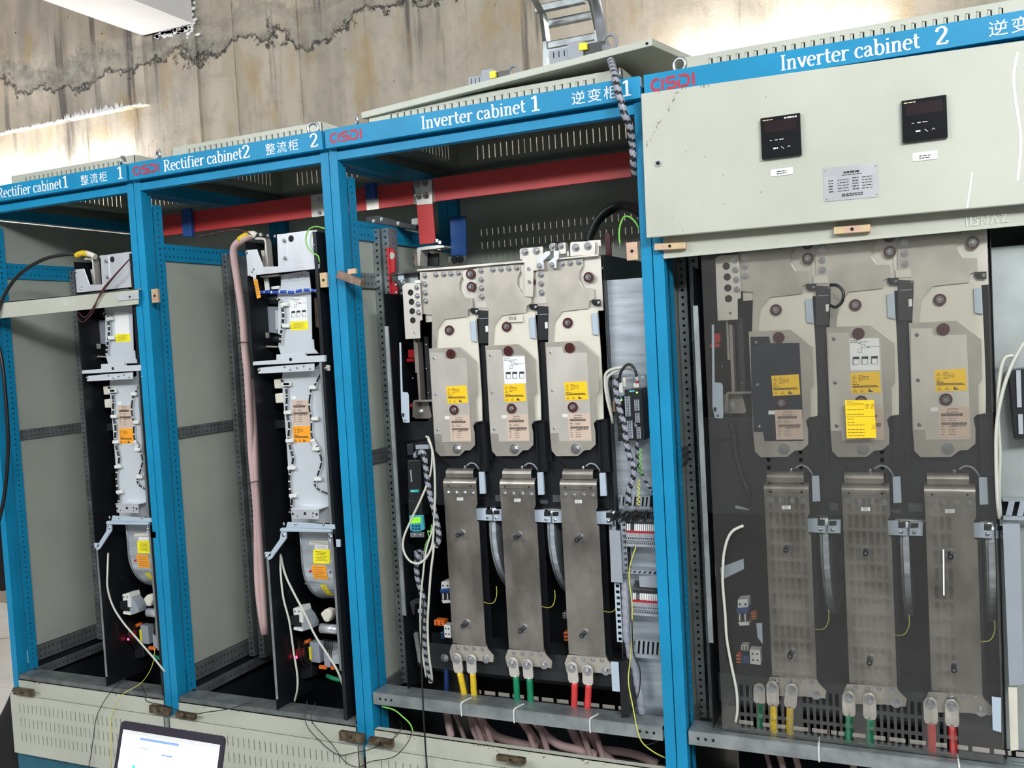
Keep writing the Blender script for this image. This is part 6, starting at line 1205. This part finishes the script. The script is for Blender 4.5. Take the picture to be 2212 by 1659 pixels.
# ---- left: strap across the first cabinet, black cable, brown wires
t = thing('cross_member', W((150, 660), -.012), 'beige steel cross member with chalk writing across the leftmost cabinet', 'cross member')
MB().poly([(-80, 660), (299, 624), (299, 657), (-80, 696)], -.016, .003).poly([(-80, 660), (299, 624), (299, 626), (-80, 663)], -.016, .02).build('channel_bar', 'beige_paint', t, bevel=.0006)
MB().poly([(254, 637), (298, 632), (299, 646), (254, 650)], -.020, .004).build('latch_plate', 'bright_zinc', t, bevel=.0006); q = W((280, 641), -.0205); MB().cyl(q, q+Vector((0, .001, 0)), .004, 12).build('latch_hole', 'dark_hole', t)
cw = MB(); q = W((136, 660), -.0165)
for s_ in ([(0, 1), (0, .1), (.5, 0), (.6, 1)], [(1.2, .9), (.8, .9), (1.2, .4), (.8, 0)], [(1.5, 1), (2, 1), (1.5, 0), (2.1, 0)], [(2.4, 0), (2.4, 1), (2.8, .3), (3.1, 1), (3.1, 0)], [(3.7, 1), (3.7, 0)]): stroke(cw, s_, q.x, q.z, .016, .02, -.0166, .0008, .0008)
cw.build('chalk_writing', 'white_label', t)
cable('power_cable', [(-40, 760, -.03), (-10, 690, -.03), (8, 640, -.02), (40, 595, -.01), (90, 562, .0), (140, 550, .01), (172, 549, .02)], .0065, 'cable_black', 'thick black cable arching into the top of the leftmost rectifier unit')
cable('power_cable', [(-30, 700, -.06), (0, 760, -.06), (14, 880, -.06), (17, 980, -.06), (8, 1080, -.06), (-12, 1160, -.06)], .0065, 'cable_black', 'thick black cable sagging down the left edge of the picture')
cable('brown_wire', [(277, 563, -.02), (245, 600, -.025), (212, 645, -.025), (200, 675, -.02), (178, 696, -.015), (165, 680, .0)], .0022, 'cable_brown', 'dark brown wire drooping over the beige cross member, lower one', group='dark brown wires')
cable('brown_wire', [(280, 560, -.02), (250, 592, -.025), (222, 625, -.025), (205, 658, -.022), (185, 685, -.015), (170, 675, .0)], .0022, 'cable_brown', 'dark brown wire drooping over the beige cross member, upper one', group='dark brown wires')
t = thing('cable_lug', W((190, 552), .02), 'taped cable lug bolted on the leftmost rectifier unit', 'cable lug')
MB().tube([W((165, 552), .02), W((178, 547), .02), W((192, 549), .02)], .0105, 12, 4).build('tape', 'sleeve_yellow', t, smooth=True); MB().tube([W((186, 547), .02), W((196, 550), .02), W((206, 555), .02)], .010, 12, 4).build('barrel', 'cream_board', t, smooth=True)
# ---- on top of the cabinets
t = thing('loose_panel', W((1100, 200), .12), 'large beige sheet panel lying askew on top of the third cabinet', 'panel')
q = [W((780, 249), .09), W((1408, 82), .05), W((1408, 99), .05), W((795, 256), .09)]
A, B = q[0], q[1]; D = Vector((.10, .62, .03)); th = Vector((0, 0, -.020))
A.z = max(A.z, 2.268); vsl = [A, B, B+D, A+D]; b = MB(); b.add([v for v in vsl]+[v+th for v in vsl], [(0, 1, 2, 3), (7, 6, 5, 4), (0, 4, 5, 1), (1, 5, 6, 2), (2, 6, 7, 3), (3, 7, 4, 0)]); b.build('sheet', 'beige_paint', t, bevel=.002)
pb = MB(); s_ = B-A
for v0, v1, v2 in ((.22, .46, .0), (.52, .86, .0)): pass
MB().cyl(B+Vector((-.014, -.001, -.012)), B+Vector((-.014, .002, -.012)), .004, 12).build('corner_hole', 'dark_hole', t)
for k, (ax, lab) in enumerate(((1045, 'left of the pair'), (1232, 'right of the pair'))):
    s = 1.0 if k == 0 else 1.25; zz = 0; px = ax; pyv = 172-(ax-1045)*.315; c = W((px, pyv), .22); t2 = thing('relay_module', (c.x, .22, c.z-.02), 'grey modular relay with yellow tab on top of the loose panel, '+lab, 'relay', 'relays on the loose panel'); w = .054*s
    MB().box(c.x-w, c.x+w*.5, .22, .27, c.z-.03, c.z+.016).build('body', 'grey_plastic', t2, bevel=.001); MB().box(c.x-.1*w, c.x+w*.6, .215, .27, c.z-.02, c.z+.028).build('raised_body', 'grey_plastic', t2, bevel=.001)
    MB().box(c.x+w*.45, c.x+w*.8, .212, .222, c.z-.002, c.z+.018).build('tab', 'yellow_bright', t2); MB().box(c.x+w*.6, c.x+w*1.6, .222, .25, c.z-.02, c.z+.016).build('latch', 'black_plastic', t2, bevel=.001)
    for j in range(3): MB().box(c.x-w*(.8-.25*j), c.x-w*(.76-.25*j), .2194, .22, c.z-.008, c.z+.010).build('groove', 'dark_hole', t2)
    MB().ring((c.x+w*1.7, .24, c.z+.010), (.3, 1, 0), .020*s, .0045, 24, 8).build('coil_ring', 'cable_grey', t2, smooth=True)
# ---- cable ladder with the wrapped cable
YL = 1.15; t = thing('cable_ladder', W((1230, 150), YL), 'galvanised cable ladder coming down the concrete wall behind the cabinets', 'cable ladder')
def rail(pts, w, nm):
    b = MB(); P = [W(p, yy) for *p, yy in pts]
    for a, c in zip(P[:-1], P[1:]):
        n = Vector((0, 1, 0))*.05; m = Vector((w, 0, 0)); b.add([a, a+m, c+m, c, a+n, a+m+n, c+m+n, c+n], [(0, 1, 2, 3), (0, 4, 5, 1), (1, 5, 6, 2), (2, 6, 7, 3), (3, 7, 4, 0), (4, 7, 6, 5)])
    b.build(nm, 'galvanised', t)
rail([(1174, 215, YL), (1172, 90, YL), (1164, 30, YL-.12), (1130, -30, YL-.4)], .016, 'side_rail'); rail([(1285, 200, YL), (1284, 65, YL), (1272, 8, YL-.12), (1240, -45, YL-.4)], .012, 'side_rail')
for (a, b_, yy) in (((1155, 20), (1262, -4), YL-.12), ((1170, 52), (1276, 32), YL-.02), ((1180, 98), (1286, 78), YL+.01)):
    P, Q = W(a, yy), W(b_, yy); MB().box(P.x, Q.x, yy, yy+.03, (P.z+Q.z)/2-.012, (P.z+Q.z)/2+.012).box(P.x, Q.x, yy-.002, yy+.03, (P.z+Q.z)/2+.012, (P.z+Q.z)/2+.014).build('rung', 'galvanised', t, bevel=.001)
lo = MB(); P, Q = W((1180, 100), YL), W((1286, 80), YL); lo.holes((P.x, YL, P.z-.045), (1, 0, 0), (0, 0, 1), Q.x-P.x, .03, 5, 1, .005, .002); lo.build('perforated_rung', 'galvanised', t)
cable('ladder_cable', [(1272, -60, YL-.5), (1285, -10, YL-.25), (1296, 50, YL-.15), (1303, 90, YL-.3), (1308, 108, .35)], .020, 'cable_grey', 'thick pale grey cable bundle beside the cable ladder', n=14)
wrapped('wrapped_loom', [(1305, 100, .25), (1315, 120, .10), (1325, 150, .0), (1331, 175, -.04), (1336, 200, -.05), (1343, 225, -.05), (1350, 250, -.045), (1360, 275, -.03), (1366, 310, -.005), (1368, 345, .0), (1372, 380, .03)], .010, 'grey and black spiral wrapped cable dropping over the third cabinet header')
# ---- laptop in front of the aprons, on a low stool
YT = -.60; TL, TR = W((262, 1560), YT), W((486, 1588), YT); zt_ = (TL.z+TR.z)/2; th_ = R_(17); dn = Vector((0, -math.sin(th_), -math.cos(th_))); nn = Vector((0, -math.cos(th_), math.sin(th_)))
wL = TR.x-TL.x; hL = .225; O = Vector((TL.x, YT, zt_)); ux = Vector((1, 0, 0)); pt = lambda u, v, n=0: O+ux*u+dn*v+nn*n
base_z = pt(0, hL).z; t = thing('laptop', pt(wL/2, hL), 'open laptop with dark bezel and white screen standing before the aprons', 'laptop')
def slab(u0, u1, v0, v1, n0, n1, r=0):
    b = MB(); out = []
    if r:
        for (cu, cv_, a0) in ((u1-r, v0+r, -90), (u1-r, v1-r, 0), (u0+r, v1-r, 90), (u0+r, v0+r, 180)):
            for k in range(5): a = R_(a0+22.5*k); out.append((cu+r*math.cos(a), cv_+r*math.sin(a)))
    else: out = [(u0, v0), (u1, v0), (u1, v1), (u0, v1)]
    n = len(out); b.add([pt(u, v, n1) for u, v in out]+[pt(u, v, n0) for u, v in out], [tuple(range(n)), tuple(range(2*n-1, n-1, -1))]+[(i, i+n, (i+1) % n+n, (i+1) % n) for i in range(n)]); return b
slab(0, wL, 0, hL, -.006, 0, .012).build('display_lid', 'laptop_bezel', t); sc = slab(.013, wL-.013, .021, hL-.02, 0, .0006).build('screen', 'screen_white', t)
for u0, u1, v0, v1, m in ((.077, .213, .034, .041, 'screen_blue'), (.083, .110, .060, .062, 'screen_blue'), (.157, .197, .067, .071, 'screen_blue'), (.063, .074, .105, .20, 'screen_cyan'), (.013, wL-.013, .021, .030, 'white_label')): slab(u0, u1, v0, v1, .0006, .0009).build('screen_graphic', m, sc)
kb = MB().box(O.x, O.x+wL, pt(0, hL).y-.235, pt(0, hL).y, base_z-.02, base_z-.002).build('keyboard_deck', 'laptop_bezel', t, bevel=.003)
for i in range(12):
    for j in range(4): x, yy_ = O.x+.02+i*.0258, pt(0, hL).y-.04-j*.022; MB().box(x, x+.021, yy_-.018, yy_, base_z-.002, base_z).build('key', 'black_plastic', kb)
t = thing('stool', (O.x+wL/2, pt(0, hL).y-.12, -.1), 'low black stool under the open laptop', 'stool'); sx, sy = O.x+wL/2, pt(0, hL).y-.12
MB().box(sx-.2, sx+.2, sy-.15, sy+.15, base_z-.045, base_z-.02).build('seat', 'black_plastic', t, bevel=.004)
for i in (-1, 1):
    for j in (-1, 1): MB().cyl((sx+i*.17, sy+j*.12, -.1), (sx+i*.17, sy+j*.12, base_z-.045), .014, 10).build('leg', 'dark_steel', t, smooth=True)
# ---- dark bag and cloth at the lower left
b = MB(); P = [W(p, .15) for p in ((22, 1505), (34, 1600), (42, 1640), (-60, 1660), (-60, 1560), (-20, 1545), (0, 1530))]; q = W((0, 1600), .15)
bag = MB(); cz = -.1
for i in range(13):
    v = i/12; w_ = .20*(1-.75*v**1.5)+.01*math.sin(9*v); 
    for j in range(20):
        a = 2*math.pi*j/20; bag.v.append((-3.53+w_*math.cos(a)*(1+.08*math.sin(3*a+4*v))+.16*v, .22+.16*math.sin(a)*(1-.6*v), cz+.42*v))
for i in range(12):
    for j in range(20): bag.f.append((i*20+j, i*20+(j+1) % 20, (i+1)*20+(j+1) % 20, (i+1)*20+j)); bag.m.append(0)
bag.f += [tuple(range(19, -1, -1)), tuple(range(240, 260))]; bag.m += [0, 0]
t = thing('bag', (-3.53, .22, -.1), 'black fabric bag slumped against the leftmost cabinet on the tiles', 'bag'); bag.build('bag_body', 'bag_fabric', t, smooth=True)
MB().tube([(-3.42, .20, .30), (-3.40, .12, .38), (-3.36, .10, .33), (-3.38, .12, .2)], .008, 8, 5).build('strap', 'bag_fabric', t, smooth=True)
t = thing('chair', (-4.62, 1.0, -.1), 'dark office chair back at the left edge behind the cabinets', 'chair'); q = W((2, 1240), 1.0)
MB().box(q.x-.40, q.x+.0, 1.0, 1.06, q.z-.10, q.z+.38).build('backrest', 'bag_fabric', t, bevel=.02); MB().box(q.x-.50, q.x-.09, .75, 1.05, q.z-.22, q.z-.16).build('seat', 'bag_fabric', t, bevel=.02)
for i in (0, 1): MB().cyl((q.x-.36+.24*i, 1.04, q.z-.19), (q.x-.36+.24*i, 1.05, q.z+.1), .012, 10).build('back_support', 'dark_steel', t, smooth=True)
for i in (0, 1):
    for j in (0, 1): MB().cyl((q.x-.46+.30*i, .8+.22*j, -.1), (q.x-.46+.30*i, .8+.22*j, q.z-.22), .014, 10).build('leg', 'dark_steel', t, smooth=True)
